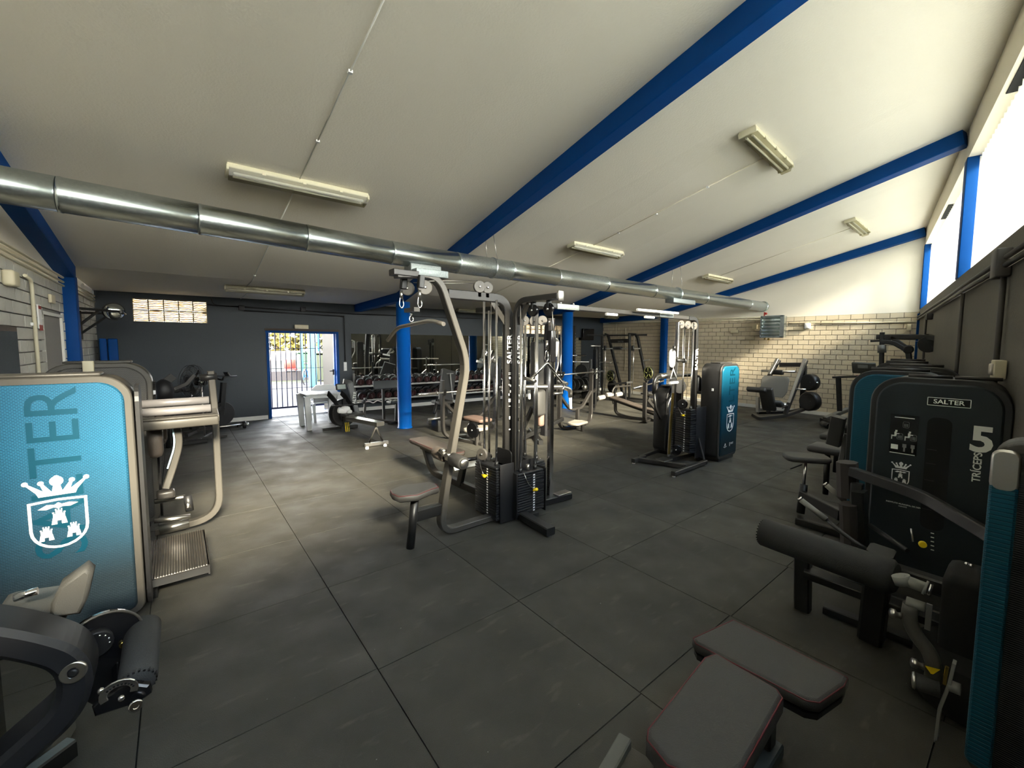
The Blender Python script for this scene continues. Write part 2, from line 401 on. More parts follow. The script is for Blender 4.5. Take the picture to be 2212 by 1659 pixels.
# --- walls
def quadwall(m_, p, t):                     # p: 4 points (outline), t: thickness vector
    n = len(p); t = V(t); m_.add([V(q) for q in p]+[V(q)+t for q in p], [tuple(range(n)), tuple(range(2*n-1, n-1, -1))]+[(i, n+i, n+(i+1) % n, (i+1) % n) for i in range(n)])
ZB = 2.52                                   # top of the brickwork
# far wall: mortar backing below, plaster above
m = M(); m.box((XF+.13, (yR(XF)+yD(XF))/2, ZB/2), (.25, yD(XF)-yR(XF)+.5, ZB)); wall_far = struct('wall_far', m, 'mortar')
m = M(); quadwall(m, [(XF, yR(XF)-.3, ZB), (XF, yD(XF)+.2, ZB), (XF, yD(XF)+.2, 3.0), (XF, YC, 3.0), (XF, yR(XF)-.3, 4.6)], (.25, 0, 0))
obj('plaster_band', m, 'plaster', wall_far)
m = M(); m.box((XL-.14, 5.2, ZB/2), (.25, 13, ZB)); wall_left = struct('wall_left', m, 'mortar_grey')
m = M(); quadwall(m, [(XL-.015, -1.2, ZB), (XL-.015, 11.6, ZB), (XL-.015, 11.6, 3.0), (XL-.015, YC, 3.0), (XL-.015, -1.2, 4.6)], (-.25, 0, 0))
obj('plaster_band', m, 'plaster', wall_left)
# bricks
def bricks(wall, material, X, nx, y0, y1, z0, z1, holes, vis, L=.2435, Hh=.1222):
    me = M().box((0, 0, 0), (.022, L-.012, Hh-.013)).mesh('brick'); me.materials.append(MT[material])
    rest = M(); rows = int(round((z1-z0)/Hh)); items = []
    for r in range(rows):
        z = z1-Hh*(r+.5); y = y0-(L/2 if r % 2 else 0)
        while y < y1:
            a, b = max(y, y0), min(y+L, y1); y += L
            if b-a < .03: continue
            segs = [(a, b)]
            for (h0, h1, g0, g1) in holes:
                if z+Hh/2 > g0 and z-Hh/2 < g1:
                    ns = []
                    for (c, d) in segs:
                        if d <= h0 or c >= h1: ns.append((c, d))
                        else:
                            if c < h0-.02: ns.append((c, h0))
                            if d > h1+.02: ns.append((h1, d))
                    segs = ns
            for (c, d) in segs:
                if d-c > .03: items.append(((c+d)/2, z, d-c))
    items.sort(key=lambda t: vis(t[0], t[1]))
    for k, (y, z, w) in enumerate(items):
        dx = random.uniform(-.0025, .0025)
        if k < 298:
            o = bpy.data.objects.new('brick', me if w > L-.01 else None or (M().box((0, 0, 0), (.022, w-.012, Hh-.013)).mesh('brick')))
            if not o.data.materials: o.data.materials.append(MT[material])
            COL.objects.link(o); o.parent = wall; o.location = (X+nx*(.004+dx), y, z)
        else: rest.box((X+nx*(.004+dx), y, z), (.022, w-.012, Hh-.013))
    obj('brickwork', rest, material, wall, kind='stuff')
def visf(y, z): return abs(z-1.9)*1.4+(0 if 1.9 < y < 6.6 else 3+abs(y-4))
bricks(wall_far, 'brick', XF, -1, yR(XF)+.01, yD(XF)-.01, 0.07, ZB, [], visf)
bricks(wall_left, 'brick_pale', XL, 1, -.9, 11.36, 0.07, ZB, [(7.19, 8.30, 0, 2.12)], lambda y, z: abs(z-1.9)+(0 if 5.5 < y < 11.4 else 4)-(y < 8)*.1)

# dark wall, in pieces around the door and the two glass-block windows
DX0, DX1, DZ = 1.60, 3.16, 2.05
G1 = (-.63, .55, 2.17, 2.63)
def dpt(x, z, d=0): return (x, yD(x)+d, z)
m = M()
def dw(x0, x1, z0, z1, t=.3):
    quadwall(m, [dpt(x0, z0), dpt(x0, z1), dpt(x1, z1), dpt(x1, z0)], (.0, t, 0))
q = U(1128, 697, 1, 10.9); q2 = U(1232, 712, 1, 10.85)
G2 = (8.55, 10.6, 2.10, 2.42)
dw(XL-.3, G1[0], 0, 2.95); dw(G1[0], G1[1], 0, G1[2]); dw(G1[0], G1[1], G1[3], 2.95); dw(G1[1], DX0, 0, 2.95)
dw(DX0, DX1, DZ, 2.95); dw(DX1, G2[0], 0, 2.95); dw(G2[0], G2[1], 0, G2[2]); dw(G2[0], G2[1], G2[3], 2.95); dw(G2[1], XF+.3, 0, 2.95)
struct('wall_back', m, 'slate_paint')
# window wall: dado below the sill, recessed windows, box above
SZ, TZ = 2.574, 3.943; REC = .20
ux = V((1, .197, 0)).normalized(); un = V((.197, -1, 0)).normalized()      # along the wall / outward
def wpt(x, z, d=0): p = V((x, yR(x), z)); return p+un*d
m = M(); quadwall(m, [wpt(XL-.4, 0), wpt(XF+.3, 0), wpt(XF+.3, SZ), wpt(XL-.4, SZ)], un*.34); struct('wall_right', m, 'grey_wall')
m = M(); quadwall(m, [wpt(XL-.4, TZ), wpt(XF+.3, TZ), wpt(XF+.3, 4.6), wpt(XL-.4, 4.6)], un*.34)
box = struct('trim_1', m, 'plaster_cream')
# sloped roof eave outside keeps the sky off the top edge
# baseboards
m = M(); quadwall(m, [dpt(XL, 0, -.015), dpt(XL, .09, -.015), dpt(DX0-.02, .09, -.015), dpt(DX0-.02, 0, -.015)], (0, .015, 0))
quadwall(m, [dpt(DX1+.02, 0, -.015), dpt(DX1+.02, .09, -.015), dpt(XF, .09, -.015), dpt(XF, 0, -.015)], (0, .015, 0)); struct('baseboard_back', m, 'white_trim')
m = M(); m.box((XF-.02, (yR(XF)+yD(XF))/2, .045), (.03, yD(XF)-yR(XF), .09)); struct('baseboard_far', m, 'white_trim')

# windows between the pillars
PXs = [-1.1, 2.25, 7.24, 12.6]
pil = []
for i, x in enumerate(PXs):
    m = M(); c = wpt(x, (SZ+TZ)/2, .09); m.box(c, (.20, .2, TZ-SZ), (0, 0, math.atan(.197)), bev=.006)
    o = obj('window_post', m, 'blue_paint'); pil.append(o)
    tag(o, ['blue window post beside the nearest window', 'blue post between the near windows', 'wide bright blue post between the two visible windows', 'narrow blue post in the far window corner'][i], 'post', 'blue window posts'); 
for w_ in range(3):
    x0, x1 = PXs[w_]+.1, PXs[w_+1]-.1
    fr = M()
    for z in (SZ+.02, TZ-.02): fr.bar([wpt(x0, z, REC), wpt(x1, z, REC)], .04, .04, up=(0, 0, 1))
    n = 4
    for k in range(n+1): x = x0+(x1-x0)*k/n; fr.bar([wpt(x, SZ, REC), wpt(x, TZ, REC)], .035, .035, up=un)
    wo = struct('window_%d' % (w_+1), fr, 'white_trim')
    g = M(); quadwall(g, [wpt(x0, SZ, REC+.005), wpt(x1, SZ, REC+.005), wpt(x1, TZ, REC+.005), wpt(x0, TZ, REC+.005)], un*.004); obj('pane', g, 'pane', wo)
    nb = int((x1-x0)/.125); sl = None
    rail = M(); rail.bar([wpt(x0, TZ-.015, REC-.06), wpt(x1, TZ-.015, REC-.06)], .03, .03, up=(0, 0, 1)); obj('blind_rail', rail, 'white_trim', wo)
    for k in range(nb):
        if sl is None:
            s_ = M(); a = 1.35; c, s2 = math.cos(a)*.05, math.sin(a)*.05; h = TZ-SZ-.06
            s_.box((0, 0, -h/2), (.10, .0015, h), (0, 0, a+math.atan(.197))); sl = s_.mesh('blind_slat'); sl.materials.append(MT['blind'])
        o = bpy.data.objects.new('blind_slat', sl); COL.objects.link(o); o.parent = wo; o.location = wpt(x0+(x1-x0)*(k+.5)/nb, TZ-.03, REC-.065)
# slots in the box soffit
for k, x in enumerate((5.12, 9.75, .6)):
    m = M(); m.bar([wpt(x-.48, TZ-.002, .075), wpt(x+.48, TZ-.002, .075)], .075, .012, up=(0, 0, 1)); obj('slot_vent', m, 'joint', label=['dark slot vent nearest the camera in the cream window box', 'small dark slot vent in the farther cream window box', 'dark slot vent above the nearest window'][k], cat='vent', group='slot vents')
# roof beams
def beam(x0, x1, y0, y1, nm, lab):
    pts = []
    for k in range(9):
        f = k/8; y = y0+(y1-y0)*f; x = x0+(x1-x0)*f; pts.append(V((x, y, zc(x, y)-.09)))
    m_ = M(); m_.bar(pts, .17, .18, up=(0, 0, 1), c=.05); o = obj(nm, m_, 'blue_paint'); tag(o, lab, 'beam', 'blue ceiling beams'); return o
beam(2.98, 3.62, yR(3)+.02, YC, 'ceiling_beam', 'long blue ceiling beam nearest the camera, running to the near round column')
beam(3.62, 3.64, YC, 11.15, 'ceiling_beam', 'short blue beam between the near round column and the slate wall')
beam(7.30, 8.45, yR(7.3)+.02, YC, 'ceiling_beam', 'blue ceiling beam ending at the wide blue window post')
beam(8.45, 8.5, YC, 10.9, 'ceiling_beam', 'short blue beam behind the farther round column')
beam(12.55, 12.55, yR(12.5)+.02, YC, 'ceiling_beam', 'blue ceiling beam against the white gable of the brick wall')
beam(12.55, 12.55, YC, 10.7, 'ceiling_beam', 'short dark blue beam over the pipes of the far brick wall')
beam(XL+.06, XL+.06, -.8, YC, 'ceiling_beam', 'blue ceiling beam along the top of the left wall')
for (x, y, r, lab) in ((3.65, 8.4, .14, 'round bright blue column beside the dumbbell racks'), (8.33, 8.3, .15, 'round bright blue column behind the cable machine')):
    m = M(); m.lathe((x, y, 0), (0, 0, 1), [(0, r+.015), (.02, r+.015), (.022, r), (zc(x, y)-.2, r)], 28)
    o = obj('round_column', m, 'blue_gloss'); tag(o, lab, 'column', 'round blue columns')
m = M(); m.box((XF-.07, 8.02, 1.33), (.16, .2, 2.66), bev=.01); tag(obj('wall_column', m, 'blue_paint'), 'square blue column against the far brick wall', 'column')
m = M(); m.box((XL+.06, 8.47, 1.33), (.16, .2, 2.66), bev=.01); tag(obj('wall_column', m, 'blue_paint'), 'square blue column against the left brick wall', 'column')
# ------------------------------------------------------------------ fixtures
def UR(px, py, d=0):
    """point on the window wall plane (moved d into the room) under a photo pixel"""
    dr = _f+_r*((px-CX)/FPX)-_u*((py-CY)/FPX); n = -un; p0 = wpt(0, 0, 0)+n*d
    return CAM+dr*((p0-CAM).dot(n)/dr.dot(n))
slope = math.atan((ZC-ZW)/(YC-.5))
# ceiling lamps
def lamp(x, y, label, flat=False, rz=0):
    L = 1.28; t = T('ceiling_lamp', label, 'lamp', (x, y, zc(x, y)), rz, 'fluorescent ceiling lamps')
    t.e.rotation_euler = (0 if flat else slope, 0, rz)
    t.p('lamp_body', M().box((0, 0, -.03), (L, .17, .05), bev=.01), 'lamp_body')
    g = M(); P_ = [(-.078, -.056), (-.05, -.115), (.05, -.115), (.078, -.056)]
    g.add([(s*(L/2-.015), a, b) for s in (-1, 1) for a, b in P_], [(0, 1, 2, 3), (7, 6, 5, 4), (0, 4, 5, 1), (1, 5, 6, 2), (2, 6, 7, 3)]); t.p('lamp_cover', g, 'lamp_cover')
    for s in (-1, 1): t.p('tube', M().cyl((-L/2+.05, s*.03, -.08), (L/2-.05, s*.03, -.08), .013, 8), 'white_plastic')
    c = M()
    for s in (-1, 1):
        c.box((s*(L/2-.005), 0, -.055), (.02, .175, .05), bev=.004)
        for k in (-.35, 0, .35): c.box((k, s*.086, -.052), (.03, .008, .03))
    t.p('clip', c, 'lamp_body')['kind'] = 'stuff'; return t
lamp(1.07, 4.88, 'long ceiling lamp above the galvanised duct, nearest the camera')
lamp(1.35, 9.24, 'ceiling lamp on the low flat ceiling, before the small glass block window', True)
lamp(5.72, 5.02, 'ceiling lamp behind the duct between the two long blue beams')
lamp(5.22, 2.10, 'yellowed ceiling lamp, largest of the two near the windows', rz=.07)
lamp(10.62, 5.30, 'small ceiling lamp near the far end of the duct')
lamp(10.15, 2.40, 'ceiling lamp near the far corner of the window wall', rz=.04)
q = U(1029, 667, 2, 2.78); lamp(q.x, q.y, 'dim lamp low behind the cable machine pulleys', True)
q = U(1297, 686, 2, 2.77); lamp(q.x, min(q.y, 9.9), 'dim lamp on the low ceiling behind the round column', True)
# thin conduits along the ceiling
def cpt(x, y, d=.015): return V((x, y, zc(x, y)-d))
def conduit(name, pts, label, r=.007, m_='plaster_cream', clips=()):
    t = T(name, label, 'pipe', tuple(pts[0]), 0, 'surface conduits', world=True)
    t.p('pipe', M().tube(pts, r, .04 if len(pts) > 2 else 0, 8), m_)
    for c in clips: t.p('pipe_clip', M().box(c, (.03, .03, .022)), 'white_paint')
conduit('ceiling_conduit', [cpt(1.03, y) for y in (1.9, 3.2, 4.8)], 'thin white conduit on the ceiling, from the top of the picture to the nearest lamp', .006, 'white_trim', [cpt(1.03, 3.2), cpt(1.03, 4.1)])
conduit('ceiling_conduit', [cpt(1.03, y) for y in (4.95, 7, 8.45, 9.2)], 'thin white conduit under the duct, between the two left lamps', .008, 'white_trim', [cpt(1.03, 6.6), cpt(1.03, 8.1)])
conduit('ceiling_conduit', [cpt(1.15, 9.35), cpt(1.15, 11.25)], 'short conduit from the low left lamp to the slate wall', .007, 'white_trim')
conduit('ceiling_conduit', [cpt(5.4, 2.2), cpt(5.55, 4.95)], 'thin conduit between the yellowed lamp and the lamp behind the duct', .007, 'plaster_cream', [cpt(5.44, 2.9), cpt(5.5, 3.7), cpt(5.53, 4.4)])
conduit('ceiling_conduit', [cpt(5.55, 5.1), cpt(5.6, 8.5)], 'thin conduit passing under the duct from the middle lamp', .007, 'plaster_cream')
conduit('ceiling_conduit', [cpt(10.2, 2.5), cpt(10.5, 5.2)], 'thin conduit between the two farthest lamps', .007, 'plaster_cream')
# duct
YD_ = 5.0; DP = [V((XL-.02, YD_, 2.945)), V((2.36, YD_, 2.838)), V((XF, YD_, 2.833))]
def dz(x): return 2.945+(2.838-2.945)*(x-XL)/(2.36-XL) if x < 2.36 else 2.838-.005*(x-2.36)/10.29
t = T('air_duct', 'long round galvanised ventilation duct crossing the room below the beams', 'duct', (XL, YD_, 2.945), world=True)
bx_ = [XL-.02]+[U(px, py, 1, YD_).x for px, py in ((125, 420), (428, 470), (660, 520), (843, 548), (985, 560), (1100, 590), (1200, 600), (1305, 612), (1408, 628), (1520, 645), (1615, 655))]+[XF]
kinds = [0, 0, 0, 0, 0, 1, 0, 1, 0, 0, 0, 1]
for i in range(12):
    a, b = bx_[i], bx_[i+1]; rad = .136-(.008 if i > 6 else 0)
    t.p('duct_section', M().lathe((a, YD_, dz(a)), V((b-a, 0, dz(b)-dz(a))), [(0, rad), (.006, rad+.003), (.025, rad+.003), (.03, rad), ((b-a)-.004, rad)], 40), ['galv', 'galv_rough'][kinds[i]])
for px, py, x0 in ((1063, 580, 0), (1462, 640, 0)):
    x = U(px, py, 1, YD_).x; h = t.p('hanger_ring', M().lathe((x-.012, YD_, dz(x)), (1, 0, 0), [(0, .142), (.001, .146), (.024, .146), (.025, .142)], 32), 'galv_rough')
    w = M(); top = zc(x, YD_)-.1
    for s in (-.09, .09): w.tube([(x, YD_+s*1.4, dz(x)+.1), (x-.05, YD_+s, top)], .004, seg=6)
    t.p('hanger_wire', w, 'brushed', h)
for px0, px1, py in ((888, 953, 585), (1455, 1502, 661)):
    a, b = U(px0, py, 1, YD_-.1).x, U(px1, py, 1, YD_-.1).x
    t.p('outlet_box', M().box(((a+b)/2, YD_-.0, dz(a)-.145), (abs(b-a)*1.0, .2, .09), bev=.004), 'galv_box')
t.p('end_collar', M().lathe((XF-.05, YD_, dz(XF)), (1, 0, 0), [(0, .14), (.05, .15)], 32), 'galv')

# pipes and small things on the left wall
xl = XL+.03
for z, lab in ((2.64, 'uppermost cream pipe high on the left wall'), (2.58, 'middle cream pipe high on the left wall'), (2.53, 'lowest of three cream pipes high on the left wall')):
    tag(obj('wall_pipe', M().tube([(xl, -.6, z+.02), (xl, 11.2, z-.03)], .014, seg=8), 'pipe_cream'), lab, 'pipe', 'pipes on the left wall')
t = T('drop_pipe', 'white vertical pipe dropping down the left brick wall', 'pipe', (xl, 6.63, 0), world=True)
t.p('pipe', M().tube([(xl+.01, 6.40, 2.42), (xl+.01, 6.63, 2.40), (xl+.01, 6.63, .1)], .016, .08, 8), 'pipe_cream'); t.p('pipe_clip', M().box((xl-.01, 6.63, 1.95), (.03, .07, .03)), 'white_paint')
tag(obj('wall_lamp', M().box((XL+.05, 5.86, 2.33), (.08, .18, .14), bev=.02), 'beige_plastic'), 'round-edged beige wall lamp at the left edge under the pipes', 'lamp')
# mirror leaning at far left: dark framed picture
t = T('wall_mirror', 'dark framed mirror at the left edge of the brick wall', 'mirror', (XL+.02, 5.5, 0), world=True)
t.p('frame', M().box((XL+.025, 5.42, 1.05), (.03, 1.1, 1.72), bev=.005), 'dark_brown'); t.p('reflective_panel', M().box((XL+.045, 5.42, 1.05), (.006, 1.0, 1.62)), 'mirror')
t = T('poster', 'small red and white notice beside the left door', 'notice', (XL+.02, 6.94, 2.05), world=True)
t.p('notice_sheet', M().box((XL+.025, 6.95, 2.04), (.012, .14, .26)), 'white_paint'); t.p('red_band', M().box((XL+.032, 6.95, 1.92), (.004, .14, .06)), 'red'); t.p('red_band', M().box((XL+.032, 6.95, 2.14), (.004, .12, .035)), 'red')
tag(obj('exit_sign', M().box((XL+.03, 7.6, 2.28), (.03, .22, .10), bev=.006), 'beige_plastic'), 'small yellowish sign above the left door', 'sign')
tag(obj('green_sign', M().box((XL+.03, 9.05, 2.33), (.02, .24, .12)), 'green_bin'), 'small dark green sign high behind the left blue column', 'sign')
# left door
d = M(); d.box((XL-.10, 7.745, 2.10), (.22, 1.15, .04)); d.box((XL-.10, 7.21, 1.05), (.22, .04, 2.1)); d.box((XL-.10, 8.28, 1.05), (.22, .04, 2.1)); do = struct('door_2', d, 'white_trim')
obj('door_leaf', M().box((XL-.16, 7.745, 1.04), (.04, 1.03, 2.06)), 'white_trim', do)
dg_ = M()
for y in (7.42, 7.62): dg_.box((XL-.13, y, 1.05), (.03, .035, 2.05))
for z in (.2, 1.05, 1.9): dg_.box((XL-.13, 7.52, z), (.03, .22, .05))
obj('door_stile', dg_, 'blue_paint', do); obj('pane', M().box((XL-.135, 7.52, 1.05), (.01, .18, 1.7)), 'pane', do)
hd = M(); hd.box((XL-.1, 7.66, 1.18), (.05, .05, .12)); hd.cyl((XL-.08, 7.66, 1.16), (XL-.02, 7.66, 1.16), .012, 8); hd.cyl((XL-.03, 7.66, 1.16), (XL-.03, 7.54, 1.16), .012, 8); obj('door_handle', hd, 'black_plastic', do)
# bracket with round mirror
t = T('wall_bracket', 'black triangular pull-up bracket on the left blue column', 'bracket', (XL+.06, 8.6, 2.2), world=True)
g = M(); g.bar([(XL+.1, 8.55, 2.235), (-.62, 9.0, 2.23)], .035, .035); g.bar([(XL+.1, 8.62, 1.98), (-.86, 8.85, 2.22)], .03, .03); t.p('bracket_arm', g, 'black_steel')
g = M(); g.bar([(XL+.02, 9.6, 2.22), (-.62, 9.5, 2.22)], .035, .035); g.bar([(XL+.02, 9.6, 1.9), (-.8, 9.5, 2.2)], .03, .03); g.bar([(XL+.02, 9.6, 1.8), (XL+.02, 9.6, 2.25)], .03, .03); t.p('bracket_arm', g, 'black_steel')
g = M(); g.tube([(-.62, 8.9, 2.22), (-.62, 9.55, 2.22)], .017); t.p('grip_bar', g, 'black_steel')
t = T('convex_mirror', 'round shiny convex mirror high in the left corner', 'mirror', (-.70, 9.02, 2.2), world=True); n_ = V((.35, -1, -.15)).normalized()
c = U(246, 673, 1, 9.3)
t.p('dome', M().lathe(c, n_, [(0, .135), (.025, .12), (.045, .08), (.055, .03), (.057, .001)], 28), 'mirror'); t.p('rim', M().lathe(c-n_*.02, n_, [(0, .1), (.001, .14), (.025, .14), (.026, .13)], 28), 'black_plastic')
# blue leaning mats in the corner
for k, (x, w) in enumerate(((-1.03, .10), (-.90, .13))):
    o = obj('gym_mat', M().box((x, 10.9-k*.04, .915), (w, .5, 1.82), rot=(0, 0, .1), bev=.015), 'blue_paint'); tag(o, ['narrow blue upright mat against the left brick corner', 'wider blue upright mat in front of the slate wall corner'][k], 'mat', 'blue upright mats')

# glass block windows
def glassblocks(idx, x0, x1, z0, z1, nx, nz):
    fr = M(); yw = lambda x: yD(x)+.04
    for i in range(nx+1): x = x0+(x1-x0)*i/nx; fr.box((x, yw(x)+.03, (z0+z1)/2), (.018, .09, z1-z0+.01))
    for j in range(nz+1): z = z0+(z1-z0)*j/nz; fr.bar([(x0, yw(x0)+.03, z), (x1, yw(x1)+.03, z)], .09, .018, up=(0, 0, 1))
    w_ = struct('window_%d' % idx, fr, 'mortar'); a, b = (x1-x0)/nx-.018, (z1-z0)/nz-.018; me = M().box((0, 0, 0), (a, .075, b), bev=.014).mesh('glass_block'); me.materials.append(MT['glass_block'])
    for i in range(nx):
        for j in range(nz):
            x = x0+(x1-x0)*(i+.5)/nx; o = bpy.data.objects.new('glass_block', me); COL.objects.link(o); o.parent = w_; o.location = (x, yw(x)+.03, z0+(z1-z0)*(j+.5)/nz)
glassblocks(4, G1[0], G1[1], G1[2], G1[3], 5, 2); glassblocks(5, G2[0], G2[1], G2[2], G2[3], 9, 2)
# mirror panels along the slate wall
me_ = None
for k in range(7):
    x0 = 3.46+k*1.15; x1 = x0+1.145; g = M(); quadwall(g, [dpt(x0, .62, -.012), dpt(x0, 2.0, -.012), dpt(x1, 2.0, -.012), dpt(x1, .62, -.012)], (0, .008, 0))
    o = obj('mirror_panel', g, 'mirror'); tag(o, '%s tall wall mirror panel along the slate wall' % ['first (door end)', 'second from the door', 'third from the door', 'fourth from the door', 'third from the corner', 'second from the corner', 'corner end'][k], 'mirror', 'wall mirror panels')
# conduits, boxes and switches on the slate wall
def yw(x, d=.03): return yD(x)-d
for (xa, za, xb, zb, lab) in ((.55, 2.56, 3.5, 2.50, 'black conduit over the door on the slate wall'), (3.5, 2.50, 10.2, 2.55, 'long black conduit high above the wall mirrors'), (1.2, 2.47, 3.3, 2.43, 'lower black conduit over the door on the slate wall')):
    tag(obj('wall_conduit', M().tube([(xa, yw(xa), za), (xb, yw(xb), zb)], .013, seg=8), 'black_plastic'), lab, 'pipe', 'black conduits')
tag(obj('wall_conduit', M().tube([(.62, yw(.62), 2.72), (.66, yw(.66), 2.58), (.78, yw(.78), 2.56)], .012, .05, 8), 'black_plastic'), 'bent black conduit at the right of the small glass block window', 'pipe', 'black conduits')
tag(obj('wall_conduit', M().tube([(3.2, yw(3.2), 2.43), (3.3, yw(3.3), 2.42), (3.3, yw(3.3), 1.30)], .012, .06, 8), 'black_plastic'), 'black conduit dropping to the white light switch', 'pipe', 'black conduits')
for x, z, lab in ((1.16, 2.53, 'small black junction box left over the door'), (2.38, 2.55, 'small black junction box over the door centre')):
    tag(obj('junction_box', M().box((x, yw(x), z), (.11, .05, .11), bev=.008), 'black_plastic'), lab, 'box')
tag(obj('emergency_lamp', M().box((2.33, yw(2.33, .04), 2.14), (.30, .07, .10), bev=.012), 'beige_plastic'), 'cream emergency lamp over the open door', 'lamp')
t = T('light_switch', 'white triple light switch between door and wall mirror', 'switch', (3.3, yw(3.3), 1.17), world=True)
t.p('switch_plate', M().box((3.3, yw(3.3, .012), 1.17), (.075, .02, .22), bev=.004), 'white_plastic')
for k in range(3): t.p('switch_key', M().box((3.3, yw(3.3, .024), 1.10+.07*k), (.05, .008, .055), bev=.003), 'white_paint')
tag(obj('television', M().box((11.75, 10.66, 2.12), (.55, .09, .42), rot=(.05, 0, -.05), bev=.01), 'gloss_black'), 'small black television high in the slate wall corner', 'television')
# far wall pipes and boxes
xf = XF-.03
t = T('far_pipes', 'cream double pipe run along the left top of the far brick wall', 'pipe', (xf, 8, 2.5), world=True)
for z, dz_ in ((2.60, -.06), (2.55, -.08)): t.p('pipe', M().tube([(xf, 10.4, z), (xf, 4.9, z+dz_)], .014, seg=8), 'pipe_cream')
tag(obj('wall_pipe', M().tube([(xf, 4.35, 2.345), (xf, 1.85, 2.30)], .013, seg=8), 'pipe_cream'), 'cream pipe along the top right of the far brick wall', 'pipe')
tag(obj('wall_pipe', M().tube([(xf, 4.33, 2.17), (xf, 3.95, 2.17), (xf, 3.89, 2.24)], .010, .04, 8), 'pipe_cream'), 'short cream pipe joining the heater to the square box', 'pipe')
for i, (y, h0, h1) in enumerate(((10.05, 2.15, 2.62), (9.62, .8, 2.35))):
    tag(obj('wall_pipe', M().tube([(xf, y, h0), (xf, y, h1)], .011, seg=8), 'pipe_cream'), ['thin upright pipe in the far corner of the brick wall', 'thin upright pipe behind the smith machine'][i], 'pipe')
for y, z, w, h, lab, mm in ((3.89, 2.27, .13, .14, 'white square sensor box right of the heater', 'white_plastic'), (5.18, 2.28, .12, .12, 'small white box left of the heater', 'beige_plastic'), (5.73, 2.16, .22, .09, 'cream emergency lamp on the far brick wall', 'beige_plastic'), (1.92, 2.18, .08, .14, 'beige box in the corner where the far brick wall ends', 'beige_plastic')):
    tag(obj('wall_box', M().box((XF-.04, y, z), (.06, w, h), bev=.008), mm), lab, 'box')
# heater
t = T('air_heater', 'galvanised louvred air heater hung on the far brick wall', 'heater', (XF-.3, 4.6, 2.0), world=True)
hx = 12.30; hc = 4.62
t.p('casing', M().box((hx+.13, hc, 2.26), (.26, .52, .56), bev=.006), 'galv')
t.p('frame', (lambda g: (g.box((hx-.01, hc+.27, 2.26), (.03, .035, .58)), g.box((hx-.01, hc-.25, 2.26), (.03, .10, .58)), g.box((hx-.01, hc, 2.54), (.03, .55, .03)), g.box((hx-.01, hc, 1.98), (.03, .55, .03)), g)[-1])(M()), 'galv')
for k in range(6): t.p('slat', M().box((hx-.015, hc+.03, 2.03+k*.09), (.085, .46, .008), rot=(0, .75, 0)), 'galv')
t.p('pipe_valve', (lambda g: (g.cyl((hx+.1, hc+.24, 2.54), (hx+.1, hc+.24, 2.66), .02, 8), g.sph((hx+.1, hc+.2, 2.62), .03), g)[-1])(M()), 'red')
t.p('drain_knob', (lambda g: (g.cyl((hx+.1, hc+.2, 1.92), (hx+.1, hc+.2, 1.98), .02, 8), g.sph((hx+.08, hc+.1, 1.93), .03), g)[-1])(M()), 'brass')
t.p('wall_mount', M().box((hx+.30, hc, 2.26), (.12, .3, .06)), 'galv')
# right wall conduits
t = T('wall_conduits', 'pair of dark grey conduits below the windows with a square box', 'pipe', tuple(UR(2100, 620, .03)), world=True)
pa = UR(2212, 522, .03); pb = UR(2000, 683, .03)
for k, dz_ in enumerate((0, -.055)):
    a = wpt(.5, SZ-.17+dz_, -.03); b = wpt(XF-.1, SZ-.17+dz_, -.03); t.p('pipe', M().tube([a, b], .02, seg=8), 'pipe_grey')
for px, py, s in ((2163, 570, .2), (2008, 684, .1)):
    c = UR(px, py, .04); t.p('junction_box', M().box(c, (s, .08, s), rot=(0, 0, math.atan(.197)), bev=.01), 'pipe_grey')
for px, b_, z1 in ((2166, 822, 0), (2081, 1000, 0), (2006, 1000, 0)):
    c = UR(px, 620, .03); e = wpt(c.x, 1.35 if b_ == 822 else .2, -.03); lab = ['first', 0][0]
    o = obj('drop_conduit', M().tube([wpt(c.x, SZ-.2, -.03), e], .017, seg=8), 'pipe_grey'); tag(o, 'dark conduit dropping down the grey window wall '+{2166: 'to the beige box', 2081: 'below the wide blue post', 2006: 'in the far corner'}[px], 'pipe', 'dark drop conduits')
c = UR(2157, 798, .04); t = T('socket_box', 'square beige socket box on the grey window wall', 'socket', tuple(c), world=True)
t.p('box', M().box(c, (.12, .06, .13), rot=(0, 0, math.atan(.197)), bev=.008), 'beige_plastic'); t.p('socket_face', M().box(c-un*.035, (.07, .02, .08), rot=(0, 0, math.atan(.197)), bev=.01), 'brushed')
tag(obj('corner_strip', M().box(wpt(XF-.1, 1.25, -.02), (.10, .04, 2.45), rot=(0, 0, math.atan(.197))), 'blue_paint'), 'narrow dark blue strip in the far right corner', 'trim')

# ------------------------------------------------------------------ door and outdoors
d = M()
for x in (DX0, DX1): d.box((x+(.03 if x == DX0 else -.03), yD(x)+.14, DZ/2), (.06, .3, DZ))
d.bar([(DX0, yD(DX0)+.14, DZ-.03), (DX1, yD(DX1)+.14, DZ-.03)], .3, .06, up=(0, 0, 1)); dr = struct('door_1', d, 'blue_paint')
sl = M(); quadwall(sl, [dpt(DX0-.02, DZ-.01, -.04), dpt(DX0-.02, DZ+.04, -.04), dpt(DX1+.02, DZ+.04, -.04), dpt(DX1+.02, DZ-.01, -.04)], (0, .06, 0)); obj('door_lintel', sl, 'dark_brown', dr)
dl = M(); dl.box((3.05, 11.62, 1.02), (.04, .52, 1.95), rot=(0, 0, .35)); obj('door_leaf', dl, 'grey_steel_light', dr)
lf = M(); lf.box((3.10, 11.36, 1.02), (.05, .07, 1.99)); lf.box((2.98, 11.87, 1.02), (.05, .05, 1.99)); obj('leaf_frame', lf, 'blue_gloss', dr)
